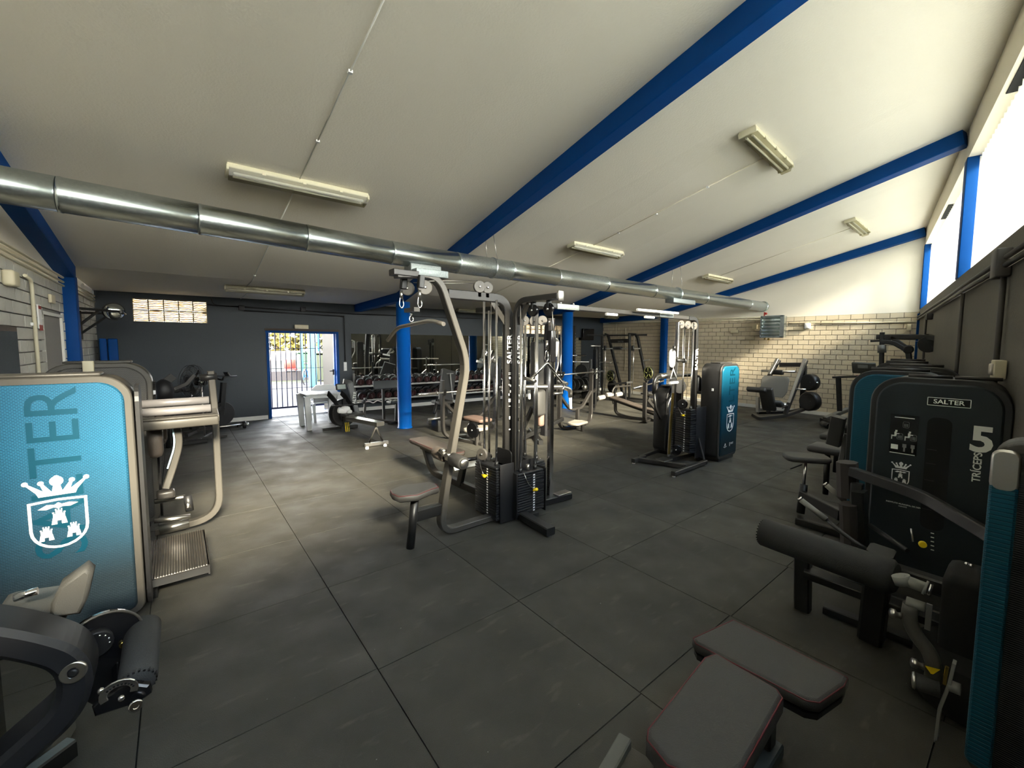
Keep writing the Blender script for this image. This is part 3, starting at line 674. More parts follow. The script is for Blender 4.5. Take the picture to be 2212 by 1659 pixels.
hd = M(); hd.box((3.05, 11.33, 1.03), (.04, .02, .14)); hd.cyl((3.06, 11.32, 1.06), (2.95, 11.28, 1.06), .012, 8); obj('door_handle', hd, 'black_plastic', dr)
gy = 12.0; t = T('barred_gate', 'blue gate of thin upright bars closing the doorway outside', 'gate', (2.4, gy, 0), world=True); mat('gate_navy', (.004, .008, .04), .5)
bar_me = M().box((0, 0, 1.09), (.020, .020, 1.9)).mesh('gate_bar'); bar_me.materials.append(MT['gate_navy'])
for k in range(15):
    o = bpy.data.objects.new('gate_bar', bar_me); COL.objects.link(o); o.parent = t.e; o.location = (-.62+k*.113, 0, 0)
for z in (.14, .62, 1.12, 1.62, 2.04): t.p('gate_rail', M().box((2.48, gy, z), (1.66, .012, .012) if .5 < z < 2 else (1.66, .03, .045)), 'gate_navy')
for x in (1.68, 3.30): t.p('gate_post', M().box((x, gy, 1.08), (.045, .045, 2.1)), 'blue_paint')
# ground outside
g = M(); quadwall(g, [(-60, 11.5, -.16), (70, 11.0, -.16), (70, 21, -.16), (-60, 21, -.16)], (0, 0, .12)); struct('pavement', g, 'concrete')
g = M(); quadwall(g, [(XL-60, -60, -.16), (XF+60, -60, -.16), (XF+60, yR(XF)-.6, -.16), (XL-60, yR(XL)-.6, -.16)], (0, 0, .1)); struct('bounce_ground', g, 'bounce_grey')  # unseen ground, added to bounce sunlight through the windows onto the ceiling
g = M(); quadwall(g, [(-60, 21, -.16), (70, 21, -.16), (70, 60, -.16), (-60, 60, -.16)], (0, 0, .13)); tag(obj('lawn', g, 'grass'), 'bright sunlit lawn beyond the pavement outside the door', 'lawn', kind='stuff')
for i in range(9):
    for j in range(2):
        x = 1.52+i*.2; y = 11.56+j*.2; tag(obj('step_tile', M().box((x+.1, y+.1, -.025), (.19, .19, .03)), 'outdoor_tile', dr))
tag(obj('boundary_wall', M().box((5, 48, .43), (60, .3, .9)), 'white_paint'), 'low white wall behind the lawn outside', 'wall')
random.seed(3)
def shrub(x, y, h, w, mt, lab):
    t_ = T('hedge_tree', lab, 'tree', (x, y, 0), group='trees beyond the lawn'); g_ = M()
    for k in range(int(130*w*h/9)):
        a = random.uniform(0, 2*PI); r_ = w*.5*math.sqrt(random.random()); z = random.uniform(.3, h); r_ *= (1-.5*(z/h)**2)
        p = V((r_*math.cos(a), r_*math.sin(a), z)); s_ = random.uniform(.25, .6); u_ = V((random.uniform(-1, 1), random.uniform(-1, 1), random.uniform(-1, 1))).normalized(); v_ = perp(u_)[0]; w_2 = perp(u_)[1]
        g_.add([p+v_*s_, p+w_2*s_*.6, p-v_*s_, p-w_2*s_*.6], [(0, 1, 2, 3)])
    o = t_.p('foliage', g_, mt); o['kind'] = 'stuff'; t_.p('trunk', M().cyl((0, 0, 0), (0, 0, h*.6), .12, 8), 'dark_brown')
for k in range(6):
    x = 3.2+k*2.5; shrub(x, 51+(k % 2)*1.5, [5.6, 4.4, 6.2, 4.1, 5.9, 6.4][k], 2.4, ['leaf', 'leaf_dark', 'leaf'][k % 3], '%s tree seen through the open doorway, behind the white outdoor wall' % ['leftmost yellow-green', 'second from left, darker green', 'third from left, yellow-green', 'third from right, yellow-green', 'second from right, darker green', 'rightmost yellow-green'][k])
def gp(px, py, z=-.04): return U(px, py, 2, z)
for px, w, lab in ((654, .10, 'slim turquoise post left of the bicycle'), (676, .26, 'thick turquoise post behind the bicycle'), (691, .10, 'slim blue post beside the dark wheeled bin')):
    c = gp(px, 836 if w > .2 else 822); o = obj('outdoor_post', M().box((c.x, c.y, 1.4), (w, w, 2.9)), 'turquoise' if px < 680 else 'blue_paint'); tag(o, lab, 'post', 'posts outside the door')
# red chair on low wall, bins, bicycle
c = gp(636, 822); t = T('low_wall', 'low concrete wall outside under the red chair', 'wall', (c.x, c.y, 0), world=True)
t.p('wall_block', M().box((c.x-.15, c.y+.4, .18), (1.9, .5, .45)), 'concrete'); cw = c.copy()
t = T('red_chair', 'small red chair outside on the low wall', 'chair', (cw.x, cw.y+.3, .4), world=True)
t.p('backrest', M().box((cw.x-.1, cw.y+.3, .75), (.5, .05, .42), bev=.03), 'red'); t.p('seat', M().box((cw.x-.1, cw.y+.1, .5), (.5, .4, .05), bev=.02), 'red')
for sx in (-.2, .2): t.p('leg', M().box((cw.x-.1+sx, cw.y+.25, .44), (.03, .03, .1)), 'red')
def bin_(c, mt, lab, s=1):
    t = T('wheeled_bin', lab, 'bin', (c.x, c.y, -.04)); t.p('body', M().box((0, 0, .48*s), (.48*s, .5*s, .86*s), taper=1.18), mt); t.p('lid', M().box((0, -.02, .96*s), (.62*s, .64*s, .09*s), rot=(-.12, 0, 0), bev=.02), mt)
    for sx in (-1, 1): t.p('wheel', M().disc((sx*.22*s, .22*s, .1), (1, 0, 0), .1, .04, 14), 'black_plastic')
    t.p('grip', M().tube([(-.2*s, .3*s, .98*s), (.2*s, .3*s, .98*s)], .018), mt)
bin_(gp(699, 822), 'dark_green_bin', 'dark green wheeled bin outside, right of the posts', 1.35); bin_(gp(659, 806), 'green_bin', 'bright green wheeled bin outside behind the bicycle', 1.25)
c = gp(666, 829); t = T('bicycle', 'blue bicycle parked outside the doorway', 'bicycle', (c.x, c.y, -.04), 1.1)
for x in (-.5, .5):
    t.p('wheel', (lambda g: (g.tube([(x+.33*math.cos(a*PI/12), 0, .34+.33*math.sin(a*PI/12)) for a in range(24)], .02, seg=6, closed=True), [g.tube([(x, 0, .34), (x+.32*math.cos(a*PI/6), 0, .34+.32*math.sin(a*PI/6))], .003, seg=4) for a in range(12)], g)[-1])(M()), 'black_plastic')
g = M(); [g.tube([a, b], .018, seg=8) for a, b in (((-.5, 0, .34), (-.1, 0, .3)), ((-.1, 0, .3), (-.22, 0, .85)), ((-.5, 0, .34), (-.2, 0, .75)), ((-.2, 0, .78), (.36, 0, .82)), ((-.1, 0, .3), (.36, 0, .75)), ((.34, 0, .95), (.5, 0, .34)))]; t.p('frame', g, 'blue_gloss')
t.p('handlebar', M().tube([(.3, -.26, .98), (.38, 0, 1.0), (.3, .26, .98)], .014), 'black_plastic'); t.p('saddle', M().box((-.24, 0, .9), (.26, .13, .05), bev=.02), 'black_plastic')
# ------------------------------------------------------------------ shared machine pieces
RX = Matrix.Rotation(PI/2, 4, 'X')
def TR(x, y, z, rz=0, rx=0, ry=0): return Matrix.Translation((x, y, z)) @ Euler((rx, ry, rz)).to_matrix().to_4x4()
def TP(t, name, m_, material, mx=None, parent=None, label=None):
    me = m_.mesh(name)
    if mx is not None: me.transform(mx)
    if t.inv is not None: me.transform(t.inv)
    me.materials.append(MT[material]); o = bpy.data.objects.new(name, me); COL.objects.link(o); o.parent = parent or t.e
    if label: o['label'] = label
    return o
def pad(t, mx, poly, th=.055, material='vinyl', name='seat', piping=True, parent=None):
    """upholstered pad: outline in local x/y, thickness along local z from 0"""
    pl = [(x, -y) for x, y in poly]; g = M().prism(pl, th, RX, e=min(.014, th*.25), smooth=True); o = TP(t, name, g, material, mx, parent)
    if piping:
        ins = inset(poly if sum(poly[i-1][0]*poly[i][1]-poly[i][0]*poly[i-1][1] for i in range(len(poly))) > 0 else poly[::-1], .003)
        TP(t, 'piping', M().tube([(x, y, th*.86) for x, y in ins], .0028, seg=5, closed=True), 'red_piping', mx, o)
    return o
def rpoly(w, d, r, n=4, taper=0):
    p = rr(w, d, r, n)
    return [(x*(1+taper*y/d), y) for x, y in p]
_pl = {}
def stack(t, x, y, z0, n, rz=0, w=.34, d=.13, pitch=.0262, pin=4, rods=2.2, chrome='chrome'):
    """weight stack whose front faces local -y"""
    k = (w, d, pitch)
    if k not in _pl: _pl[k] = M().box((0, 0, 0), (w, d, pitch*.86), bev=.003).mesh('weight_plate'); _pl[k].materials.append(MT['weights'])
    base = t.inv @ V((x, y, 0)) if t.inv is not None else V((x, y, 0))
    for i in range(n):
        o = bpy.data.objects.new('weight_plate', _pl[k]); COL.objects.link(o); o.parent = t.e; o.location = base+V((0, 0, z0+pitch*(i+.5))); o.rotation_euler = (0, 0, rz)
    mx = TR(x, y, 0, rz); top = z0+n*pitch
    g = M(); [g.box((.035, -d/2-.001, z0+pitch*(i+.5)), (.022, .003, pitch*.5)) for i in range(n)]; TP(t, 'number_strip', g, 'white_paint', mx)['kind'] = 'stuff'
    g = M(); g.box((0, 0, top+.014), (w*.96, d*.96, .024), bev=.006); TP(t, 'top_plate', g, 'weights', mx)
    zp = top-pitch*pin; g = M(); g.cyl((.035, -d/2, zp), (.035, -d/2-.03, zp), .007, 8); g.sph((.035, -d/2-.035, zp), .02, (1.1, 1, .9)); g.box((.012, -d/2-.035, zp), (.04, .014, .018), bev=.004); TP(t, 'pin_knob', g, 'yellow', mx)
    TP(t, 'pin_cord', M().tube([(.015, -d/2-.03, zp+.005), (-.05, -d/2-.02, zp+.06), (-.10, -d/2, top+.03)], .003, .05, 5), 'satin', mx)
    for s in (-1, 1):
        TP(t, 'guide_rod', M().cyl((s*w*.28, 0, z0-.02), (s*w*.28, 0, rods), .0125, 12), chrome, mx)
        TP(t, 'rod_bush', M().cyl((s*w*.28, 0, top+.02), (s*w*.28, 0, top+.065), .02, 12), 'black_plastic', mx)
def pulley(t, c, axis, r=.055, material='pulley', parent=None, name='pulley', th=.028):
    a = V(axis).normalized(); c = V(c); g = M(); g.lathe(c-a*th/2, a, [(0, r*.9), (.003, r), (.008, r), (th/2, r*.86), (th-.008, r), (th-.003, r), (th, r*.9)], 24)
    g.lathe(c-a*(th/2+.0005), a, [(0, r*.62), (.002, r*.58), (th-.001, r*.58), (th+.001, r*.62)], 20)
    o = TP(t, name, g, material, None, parent); TP(t, 'axle', M().lathe(c-a*(th/2+.012), a, [(0, .004), (.003, .011), (th+.021, .011), (th+.024, .004)], 12), 'chrome', None, o); return o
mat('weights', (.012, .013, .015), .3); mat('pulley', (.085, .078, .070), .5, .1)
def foot(g, x, y): g.cyl((x, y, 0), (x, y, .015), .022, 10)
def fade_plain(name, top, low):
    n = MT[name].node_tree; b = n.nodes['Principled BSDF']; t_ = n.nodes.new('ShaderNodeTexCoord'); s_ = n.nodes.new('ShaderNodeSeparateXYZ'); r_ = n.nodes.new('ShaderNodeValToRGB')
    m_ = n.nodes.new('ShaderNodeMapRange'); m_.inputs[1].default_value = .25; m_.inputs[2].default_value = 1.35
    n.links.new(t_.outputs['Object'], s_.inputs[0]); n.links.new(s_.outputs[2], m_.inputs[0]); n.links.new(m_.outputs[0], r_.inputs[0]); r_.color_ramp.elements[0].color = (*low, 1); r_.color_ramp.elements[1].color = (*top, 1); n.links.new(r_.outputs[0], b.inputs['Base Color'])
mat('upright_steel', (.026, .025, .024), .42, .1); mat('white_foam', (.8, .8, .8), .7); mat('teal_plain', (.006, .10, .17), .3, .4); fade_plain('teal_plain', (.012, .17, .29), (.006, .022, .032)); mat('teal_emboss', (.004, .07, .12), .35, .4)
# crest: crown over a shield with bat and three towers
def castle(g, cx, cz, s):
    p = [(-1, -1.4), (-.3, -1.4), (-.3, -.9), (.3, -.9), (.3, -1.4), (1, -1.4), (1, -1.0), (.75, -.9), (.75, .1), (.95, .2), (.95, .7), (.45, .7), (.45, .9), (.5, 1.4), (-.5, 1.4), (-.45, .9), (-.45, .7), (-.95, .7), (-.95, .2), (-.75, .1), (-.75, -.9), (-1, -1.0)]
    bodyp = [(-.75, -.2), (.75, -.2), (.75, .55), (-.75, .55)]; leg1 = [(-1, -1.4), (-.28, -1.4), (-.28, -.2), (-.8, -.2)]; leg2 = [(1, -1.4), (.28, -1.4), (.28, -.2), (.8, -.2)]
    arch = [(-.28, -.75), (.28, -.75), (.28, -.2), (-.28, -.2)]; top = [(-.42, .62), (.42, .62), (.42, 1.1), (-.42, 1.1)]
    for q in (bodyp, leg1, leg2, arch, top): g.prism([(cx+x*s, cz+z*s) for x, z in q], .0012)
    for k in (-.7, -.23, .23, .7): g.prism([(cx+(k-.13)*s, cz+.62*s), (cx+(k+.13)*s, cz+.62*s), (cx+(k+.13)*s, cz+.85*s), (cx+(k-.13)*s, cz+.85*s)], .0012, Matrix.Translation((0, -.0003, 0)))
    for k in (-.36, 0, .36): g.prism([(cx+(k-.1)*s, cz+1.15*s), (cx+(k+.1)*s, cz+1.15*s), (cx+(k+.1)*s, cz+1.4*s), (cx+(k-.1)*s, cz+1.4*s)], .0012)
def crest(t, mx, s, parent=None):
    """s = shield half width; origin at shield centre; lies in local x/z, facing -y"""
    g = M()
    out = [(-1, 1.05), (0, 1.12), (1, 1.05)]+[(math.cos(a)*1.0, -.35+math.sin(a)*1.0) for a in [-.0-PI*k/12 for k in range(0, 13)]]
    out = [(x*s, z*s) for x, z in out]; out = out if sum(out[i-1][0]*out[i][1]-out[i][0]*out[i-1][1] for i in range(len(out))) > 0 else out[::-1]
    inn = inset(out, .11*s); n = len(out)
    vs = [(x, 0, z) for x, z in out]+[(x, 0, z) for x, z in inn]+[(x, .0012, z) for x, z in out]+[(x, .0012, z) for x, z in inn]
    fs = []
    for i in range(n): j = (i+1) % n; fs += [(i, j, n+j, n+i), (2*n+i, 3*n+i, 3*n+j, 2*n+j), (i, 2*n+i, 2*n+j, j), (n+i, n+j, 3*n+j, 3*n+i)]
    g.add(vs, fs)
    castle(g, 0, .22*s, .27*s); castle(g, -.46*s, -.55*s, .25*s); castle(g, .46*s, -.55*s, .25*s)
    castle_z = 0; bat = [(-.68, .68), (-.38, .86), (-.12, .82), (0, .92), (.12, .82), (.38, .86), (.68, .78), (.4, .66), (.15, .7), (0, .62), (-.15, .7), (-.4, .62)]; g.prism([(x*s, z*s) for x, z in bat], .0012)
    # crown
    band = [(-.62, 1.28), (.62, 1.28), (.70, 1.5), (-.70, 1.5)]; g.prism([(x*s, z*s+.0) for x, z in band], .0012, Matrix.Translation((0, -.0006, 0)))
    for (bx, tx, h, w_) in ((-.52, -1.02, 2.0, .16), (-.3, -.52, 1.95, .13), (0, 0, 2.15, .18), (.3, .52, 1.95, .13), (.52, 1.02, 2.0, .16)):
        g.prism([((bx-w_)*s, 1.46*s), ((bx+w_)*s, 1.46*s), ((tx+.05)*s, h*s), ((tx-.05)*s, h*s)], .0012)
        g.lathe((tx*s, -.0004, h*s), (0, 1, 0), [(0, .11*s), (.0012, .11*s)], 10)
    g.lathe((0, -.0008, 1.98*s), (0, 1, 0), [(0, .24*s), (.0013, .24*s)], 14)
    o = TP(t, 'crest', g, 'white_paint', mx, parent, 'white crown above a shield with a bat and three towers'); return o
def shroud(t, mx, w, h, d, panel, casing='black_plastic', rim='grey_steel', z0=.05, cap=True, r=.16, hole=None):
    """weight tower with rounded shoulders; front panel faces local -y; origin bottom centre of the front face"""
    pl = rr(w, h-z0, r, 7, 0, (h+z0)/2, r2=.07)
    TP(t, 'casing', M().prism(pl, d, Matrix.Translation((0, .012, 0)), e=.02, smooth=True), casing, mx)
    TP(t, 'casing_rim', M().prism(rr(w+.004, h-z0+.004, r, 7, 0, (h+z0)/2, r2=.072), .03, Matrix.Translation((0, .004, 0)), e=.008, smooth=True), rim, mx)
    f = TP(t, 'front_panel', M().prism(rr(w-.07, h-z0-.07, r-.03, 7, 0, (h+z0)/2, r2=.045), .03, Matrix.Translation((0, -.012, 0)), e=.012, smooth=True), panel, mx)
    TP(t, 'base', M().box((0, d/2+.01, .03), (w*.8, d*.95, .06), bev=.008), 'black_steel', mx)
    if cap: TP(t, 'top_handle', M().box((0, d/2, h+.008), (w*.62, d*.55, .022), bev=.009), rim, mx)
    return f

# ------------------------------------------------------------------ central cable machine
cx0, cy0 = 2.60, 3.42
t = T('cable_machine', 'large black four-station cable machine with lat pulldown seat and weight stacks in the centre', 'exercise machine', (cx0, cy0, 0), world=True); CT = t
yl = 3.40
# lat pulldown frame
latp = [(2.40, yl, .045), (1.98, yl, .045), (1.80, yl, .12), (1.82, yl, .36), (2.07, yl, 1.58), (1.93, yl, 1.98), (1.83, yl, 2.24), (1.74, yl, 2.34), (1.52, yl, 2.345)]
TP(t, 'pulldown_frame', M().bar([(2.46, yl, .045), (1.79, yl, .045), (1.85, yl, .42), (2.09, yl, 1.60), (1.80, yl, 2.37), (1.42, yl, 2.335)], .055, .09, .16, up=(0, 1, 0), n=7), 'grey_steel_light')
TP(t, 'pulley_box', M().bar([(1.385, yl, 2.352), (1.60, yl, 2.352)], .11, .05, up=(0, 0, 1)), 'grey_steel'); TP(t, 'joining_plate', M().box((1.73, yl, 2.375), (.30, .10, .06), bev=.004), 'galv_box')
for x, dy, r in ((1.565, .10, .06), (1.645, -.065, .062)):
    TP(t, 'pulley_bracket', M().bar([(x-.03, yl+dy, 2.34), (x-.04, yl+dy, 2.24)], .05, .05, up=(0, 1, 0)), 'black_steel'); pulley(t, (x, yl+dy, 2.245), (.25, 1, 0) if dy < 0 else (.6, 1, 0), r)
TP(t, 'seat_post', M().cyl((1.50, 3.38, .0), (1.55, 3.38, .44), .036, 16), 'black_steel'); TP(t, 'seat_arm', M().bar([(1.52, 3.39, .27), (1.84, 3.40, .27)], .06, .10, up=(0, 0, 1)), 'black_steel')
pad(t, TR(1.56, 3.39, .455), [(-.19, -.10), (-.05, -.155), (.10, -.10), (.18, -.09), (.20, 0), (.18, .09), (.10, .10), (-.05, .155), (-.19, .10), (-.21, 0)], .065, 'vinyl')
for s in (-1, 1):
    o = TP(t, 'thigh_roller', M().lathe((1.90, yl+s*.07, .73), (0, s, 0), [(0, .05), (.005, .06), (.17, .06), (.19, .05), (.20, .03)], 20), 'vinyl_brown' if s > 0 else 'vinyl')
    TP(t, 'roller_cap', M().lathe((1.90, yl+s*.26, .73), (0, s, 0), [(0, .048), (.012, .04), (.018, .02), (.02, .001)], 16), 'satin', None, o)
g = M(); g.cyl((1.9, yl-.1, .73), (1.9, yl+.1, .73), .014); g.box((1.90, yl, .74), (.07, .07, .07), bev=.01); g.sph((1.84, yl, .80), .025); g.cyl((1.84, yl-.04, .77), (1.84, yl+.06, .79), .02); TP(t, 'roller_bracket', g, 'satin')
# uprights and their curved heads
TP(t, 'upright', M().bar([(2.61, 3.46, .02), (2.61, 3.46, 2.225), (1.93, 3.46, 2.225)], .085, .055, .17, up=(0, 1, 0), n=9), 'upright_steel')
TP(t, 'upright', M().bar([(2.655, 3.35, .02), (2.655, 3.35, 2.20), (2.655, 2.74, 2.20)], .055, .085, .17, up=(1, 0, 0), n=9), 'upright_steel')
TP(t, 'upright', M().bar([(2.74, 3.42, .02), (2.74, 3.42, 2.20), (3.27, 3.42, 2.19)], .055, .07, .10, up=(0, 1, 0), n=9), 'black_steel')
TP(t, 'upright', M().bar([(2.68, 3.52, .02), (2.68, 3.52, 2.15), (2.68, 4.1, 2.15)], .055, .07, .12, up=(1, 0, 0), n=9), 'black_steel')
for (a, b, u_) in (((2.42, 3.46, 2.19), (2.59, 3.46, 1.98), (0, 1, 0)), ((2.655, 3.18, 2.16), (2.655, 3.33, 1.98), (1, 0, 0))): TP(t, 'gusset', M().bar([a, b], .055, .012, up=u_), 'grey_steel_light')
TP(t, 'head_cap', M().box((2.655, 2.735, 2.20), (.062, .012, .09), bev=.003), 'satin')
def wtext(t, body, size, mx, material='white_paint', bold=.0, spacing=1.0, name='lettering', sx=1.0, depth=.001, parent=None):
    me = text_mesh(body, size, depth, bold, spacing); me.transform(mx @ RX @ Matrix.Diagonal((sx, 1, 1, 1)))
    if t.inv is not None: me.transform(t.inv)
    me.materials.clear(); me.materials.append(MT[material]); o = bpy.data.objects.new(name, me); COL.objects.link(o); o.parent = parent or t.e; return o
UPR = Matrix.Rotation(-PI/2, 4, 'Y')          # writing that runs upwards
for (x, y) in ((2.61, 3.416), (2.655, 3.305)):
    wtext(t, 'SALTER', .088, TR(x, y, 1.72) @ UPR, bold=.0015, sx=1.0)
    g = M()
    for k, (dx, dz, w_, h_) in enumerate(((0, 1.93, .012, .02), (0, 1.48, .05, .006), (0, 1.465, .05, .004), (.0, 1.43, .03, .03), (-.012, 1.36, .012, .02), (.012, 1.35, .016, .03), (.012, 1.29, .02, .035), (-.012, 1.26, .02, .03), (-.015, 1.2, .01, .05), (.0, 1.2, .008, .05), (.015, 1.2, .01, .05), (0, 1.14, .04, .008), (0, 1.02, .022, .045), (0, .9, .03, .018))): g.box((x+dx*.8, y-.0005, dz), (w_*.7, .002, h_*.7))
    TP(t, 'sticker', g, 'white_paint')['kind'] = 'stuff'
# station A weight stack faces the seat
stack(t, 2.40, 3.46, .05, 19, rz=-PI/2, w=.38, d=.12, pin=3, rods=2.19)
for (x0, y0, x1, y1, h) in ((2.32, 3.255, 2.55, 3.255, .585), (2.32, 3.67, 2.55, 3.67, .60)): TP(t, 'side_guard', M().box(((x0+x1)/2+.02, y0, h/2+.02), (.17, .012, h), bev=.004), 'black_plastic')
g = M(); g.prism(rr(.25, .16, .04, 4, 0, .62), .01, TR(2.555, 3.44, 0, -PI/2)); TP(t, 'back_guard', g, 'black_plastic')
pulley(t, (2.33, 3.50, .67), (1, .35, 0), .06, 'pulley'); 
for x in (2.24, 2.33): pulley(t, (x+.02, 3.44, 2.315), (.2, 1, 0), .058); TP(t, 'pulley_bracket', M().box((x+.02, 3.45, 2.25), (.045, .035, .07), bev=.005), 'grey_steel_light')
g = M(); g.tube([(1.66, yl-.05, 2.30), (2.24, 3.44, 2.372)], .0035, seg=5); g.tube([(1.62, yl+.1, 2.30), (2.24, 3.46, 2.345)], .0035, seg=5); g.tube([(2.40, 3.44, 2.3), (2.40, 3.48, .72)], .0035, seg=5); TP(t, 'cable', g, 'brushed')
# station B stack faces the camera
stack(t, 2.725, 3.26, .07, 15, rz=0, w=.345, d=.12, pin=6, rods=2.16)
TP(t, 'selector_tube', M().cyl((2.725, 3.26, .49), (2.725, 3.26, .55), .018, 12), 'brushed')
for (x, w_) in ((2.535, .012), (2.915, .012)): TP(t, 'side_guard', M().box((x, 3.29, .27), (w_, .20, .46), bev=.004), 'black_plastic')
TP(t, 'back_guard', M().prism(rr(.38, .52, .05, 4, 2.725, .31), .01, TR(0, 3.35, 0)), 'black_plastic')
for (y, r) in ((3.12, .058), (2.90, .058)): pulley(t, (2.66, y, 2.095), (1, .12, 0), r, 'gloss_black'); TP(t, 'pulley_bracket', M().box((2.665, y, 2.14), (.05, .03, .08), bev=.005), 'black_steel')
TP(t, 'cable', M().tube([(2.66, 2.85, 2.08), (2.70, 2.86, 1.80)], .0035, seg=5), 'brushed')
TP(t, 'front_foot', M().bar([(2.62, 3.22, .06), (2.60, 2.77, .05)], .10, .075, up=(0, 0, 1)), 'black_steel'); g = M(); foot(g, 2.60, 2.80); TP(t, 'foot_pad', g, 'satin'); TP(t, 'foot_bracket', M().box((2.68, 3.17, .05), (.20, .05, .035)), 'black_plastic')
# station C: chrome column and foot rest, then the crossover beam
TP(t, 'chrome_column', M().bar([(3.13, 3.36, .03), (3.13, 3.36, 2.05)], .055, .055, up=(0, 1, 0)), 'chrome')
TP(t, 'column_carriage', M().box((3.13, 3.36, 1.75), (.075, .075, .34), bev=.008), 'gloss_black'); TP(t, 'foot_bar', M().bar([(2.90, 3.38, .05), (3.42, 3.34, .05)], .09, .07, up=(0, 0, 1)), 'black_steel')
g = M(); g.box((3.31, 3.348, .095), (.20, .10, .012), bev=.003); [g.box((3.23+.014*k, 3.348, .103), (.004, .09, .004)) for k in range(13)]; TP(t, 'foot_rest', g, 'satin')['kind'] = 'stuff'
for (x, z) in ((3.00, 2.02), (3.12, 2.03), (2.86, 2.02)): pulley(t, (x, 3.50, z), (.5, 1, 0), .055)
stack(t, 2.98, 3.52, .05, 17, rz=PI/2, w=.36, d=.12, pin=5, rods=2.16)
TP(t, 'side_guard', M().box((3.0, 3.73, .35), (.19, .012, .62), bev=.004), 'black_plastic'); TP(t, 'brace', M().bar([(2.70, 3.62, .66), (2.95, 3.62, .66)], .03, .06, up=(0, 0, 1)), 'grey_steel')
TP(t, 'guard', M().box((2.80, 3.62, .42), (.20, .012, .72)), 'black_plastic')
# station D: low row, bench runs away towards the back of the room
stack(t, 2.66, 3.72, .05, 17, rz=PI, w=.34, d=.12, pin=5, rods=2.12)
TP(t, 'row_frame', M().bar([(2.60, 3.72, .10), (2.52, 4.95, .10), (2.51, 5.12, .38)], .08, .08, .14, up=(1, 0, 0)), 'grey_steel'); TP(t, 'row_frame', M().bar([(2.55, 4.25, .36), (2.50, 5.2, .40)], .07, .07, up=(1, 0, 0)), 'grey_steel')
TP(t, 'row_upright', M().bar([(2.54, 4.3, .1), (2.56, 4.22, .40)], .09, .05, up=(1, 0, 0)), 'black_steel')
pad(t, TR(2.52, 4.86, .425, 0), rpoly(.27, 1.06, .05), .06, 'vinyl_brown', 'row_seat')
TP(t, 'foot_plate', M().box((2.55, 4.12, .40), (.40, .12, .012), rot=(.9, 0, 0), bev=.004), 'satin'); pulley(t, (2.55, 4.02, .80), (1, .2, 0), .09, 'gloss_black')
TP(t, 'row_handle_rest', M().tube([(2.36, 4.15, .52), (2.36, 3.95, .50), (2.72, 3.9, .50)], .022, .1, 8), 'gloss_black')
# crossover beam and second tower
cb = [(3.27, 3.42, 2.19), (5.98, 3.42, 2.172)]
TP(t, 'crossover_beam', M().bar(cb, .055, .075, up=(0, 1, 0)), 'grey_steel')
for x in (3.40, 5.35): TP(t, 'joining_plate', M().box((x, 3.38, 2.185), (.34, .012, .06), bev=.004), 'galv_box'); [TP(t, 'bolt', M().sph((x+dx, 3.40, 2.225), .014), 'chrome') for dx in (-.1, .1)]
for x0, x1, z in ((4.55, 5.5, 2.215), (3.95, 4.15, 2.13), (4.72, 4.92, 2.13)): TP(t, 'pull_up_grip', M().tube([(x0, 3.30, z), (x1, 3.30, z)], .017, seg=10), 'white_foam')
TP(t, 'tower_post', M().bar([(5.95, 3.42, 2.17), (6.20, 3.42, 2.165), (6.26, 3.42, .06)], .06, .085, .10, up=(0, 1, 0), n=7), 'black_steel')
wtext(t, 'SALTER', .10, TR(6.19, 3.37, 1.55) @ UPR, bold=.0015)
TP(t, 'pulldown_column', M().bar([(5.60, 3.42, .12), (5.72, 3.42, 2.10)], .055, .055, up=(0, 1, 0)), 'chrome')
for x, z in ((5.76, 2.07), (5.94, 2.07), (6.12, 2.06)): pulley(t, (x, 3.40, z), (.35, 1, 0), .06); 
g = M(); g.tube([(5.82, 3.4, 2.05), (5.86, 3.4, .95)], .004, seg=5); g.tube([(6.0, 3.4, 2.05), (5.98, 3.4, .95)], .004, seg=5); TP(t, 'cable', g, 'brushed')
stack(t, 5.92, 3.36, .16, 18, rz=-PI/2-.25, w=.30, d=.12, pitch=.035, pin=2, rods=2.1)
TP(t, 'side_guard', M().box((6.10, 3.22, .45), (.22, .012, .78), rot=(0, 0, -.2), bev=.004), 'black_plastic')
pulley(t, (5.88, 3.40, .88), (.8, .5, 0), .075, 'gloss_black'); pulley(t, (5.74, 3.40, .20), (.8, .5, 0), .08, 'gloss_black')
TP(t, 'swivel_disc', M().prism(rr(.15, .26, .07, 6, 5.50, 1.58), .012, TR(0, 3.36, 0)), 'white_plastic'); g = M(); g.cyl((5.6, 3.36, 1.55), (5.78, 3.34, 1.54), .02); g.cyl((5.76, 3.34, 1.54), (5.80, 3.34, 1.54), .035); g.box((5.6, 3.40, 1.50), (.08, .08, .20)); TP(t, 'carriage', g, 'black_steel'); TP(t, 'lock_pin', M().cyl((5.5, 3.34, 1.69), (5.5, 3.34, 1.76), .022), 'black_steel')
TP(t, 'adjuster_strip', M().box((5.555, 3.385, .62), (.05, .01, .9), rot=(0, .06, 0)), 'brass')
g = M(); g.bar([(5.18, 3.76, .05), (5.50, 3.78, .05)], .06, .06, up=(0, 0, 1)); g.bar([(5.30, 3.78, .05), (5.55, 3.12, .05)], .06, .06, up=(0, 0, 1)); g.bar([(5.08, 3.04, .05), (5.98, 3.06, .05)], .06, .06, up=(0, 0, 1)); TP(t, 'base_frame', g, 'grey_steel')
g = M(); g.bar([(5.45, 3.45, .05), (6.3, 3.42, .05)], .06, .06, up=(0, 0, 1)); g.bar([(5.98, 3.06, .05), (6.3, 3.45, .05)], .05, .05, up=(0, 0, 1)); g.bar([(5.42, 3.82, .05), (6.2, 3.9, .05)], .05, .05, up=(0, 0, 1)); TP(t, 'base_frame', g, 'black_steel')
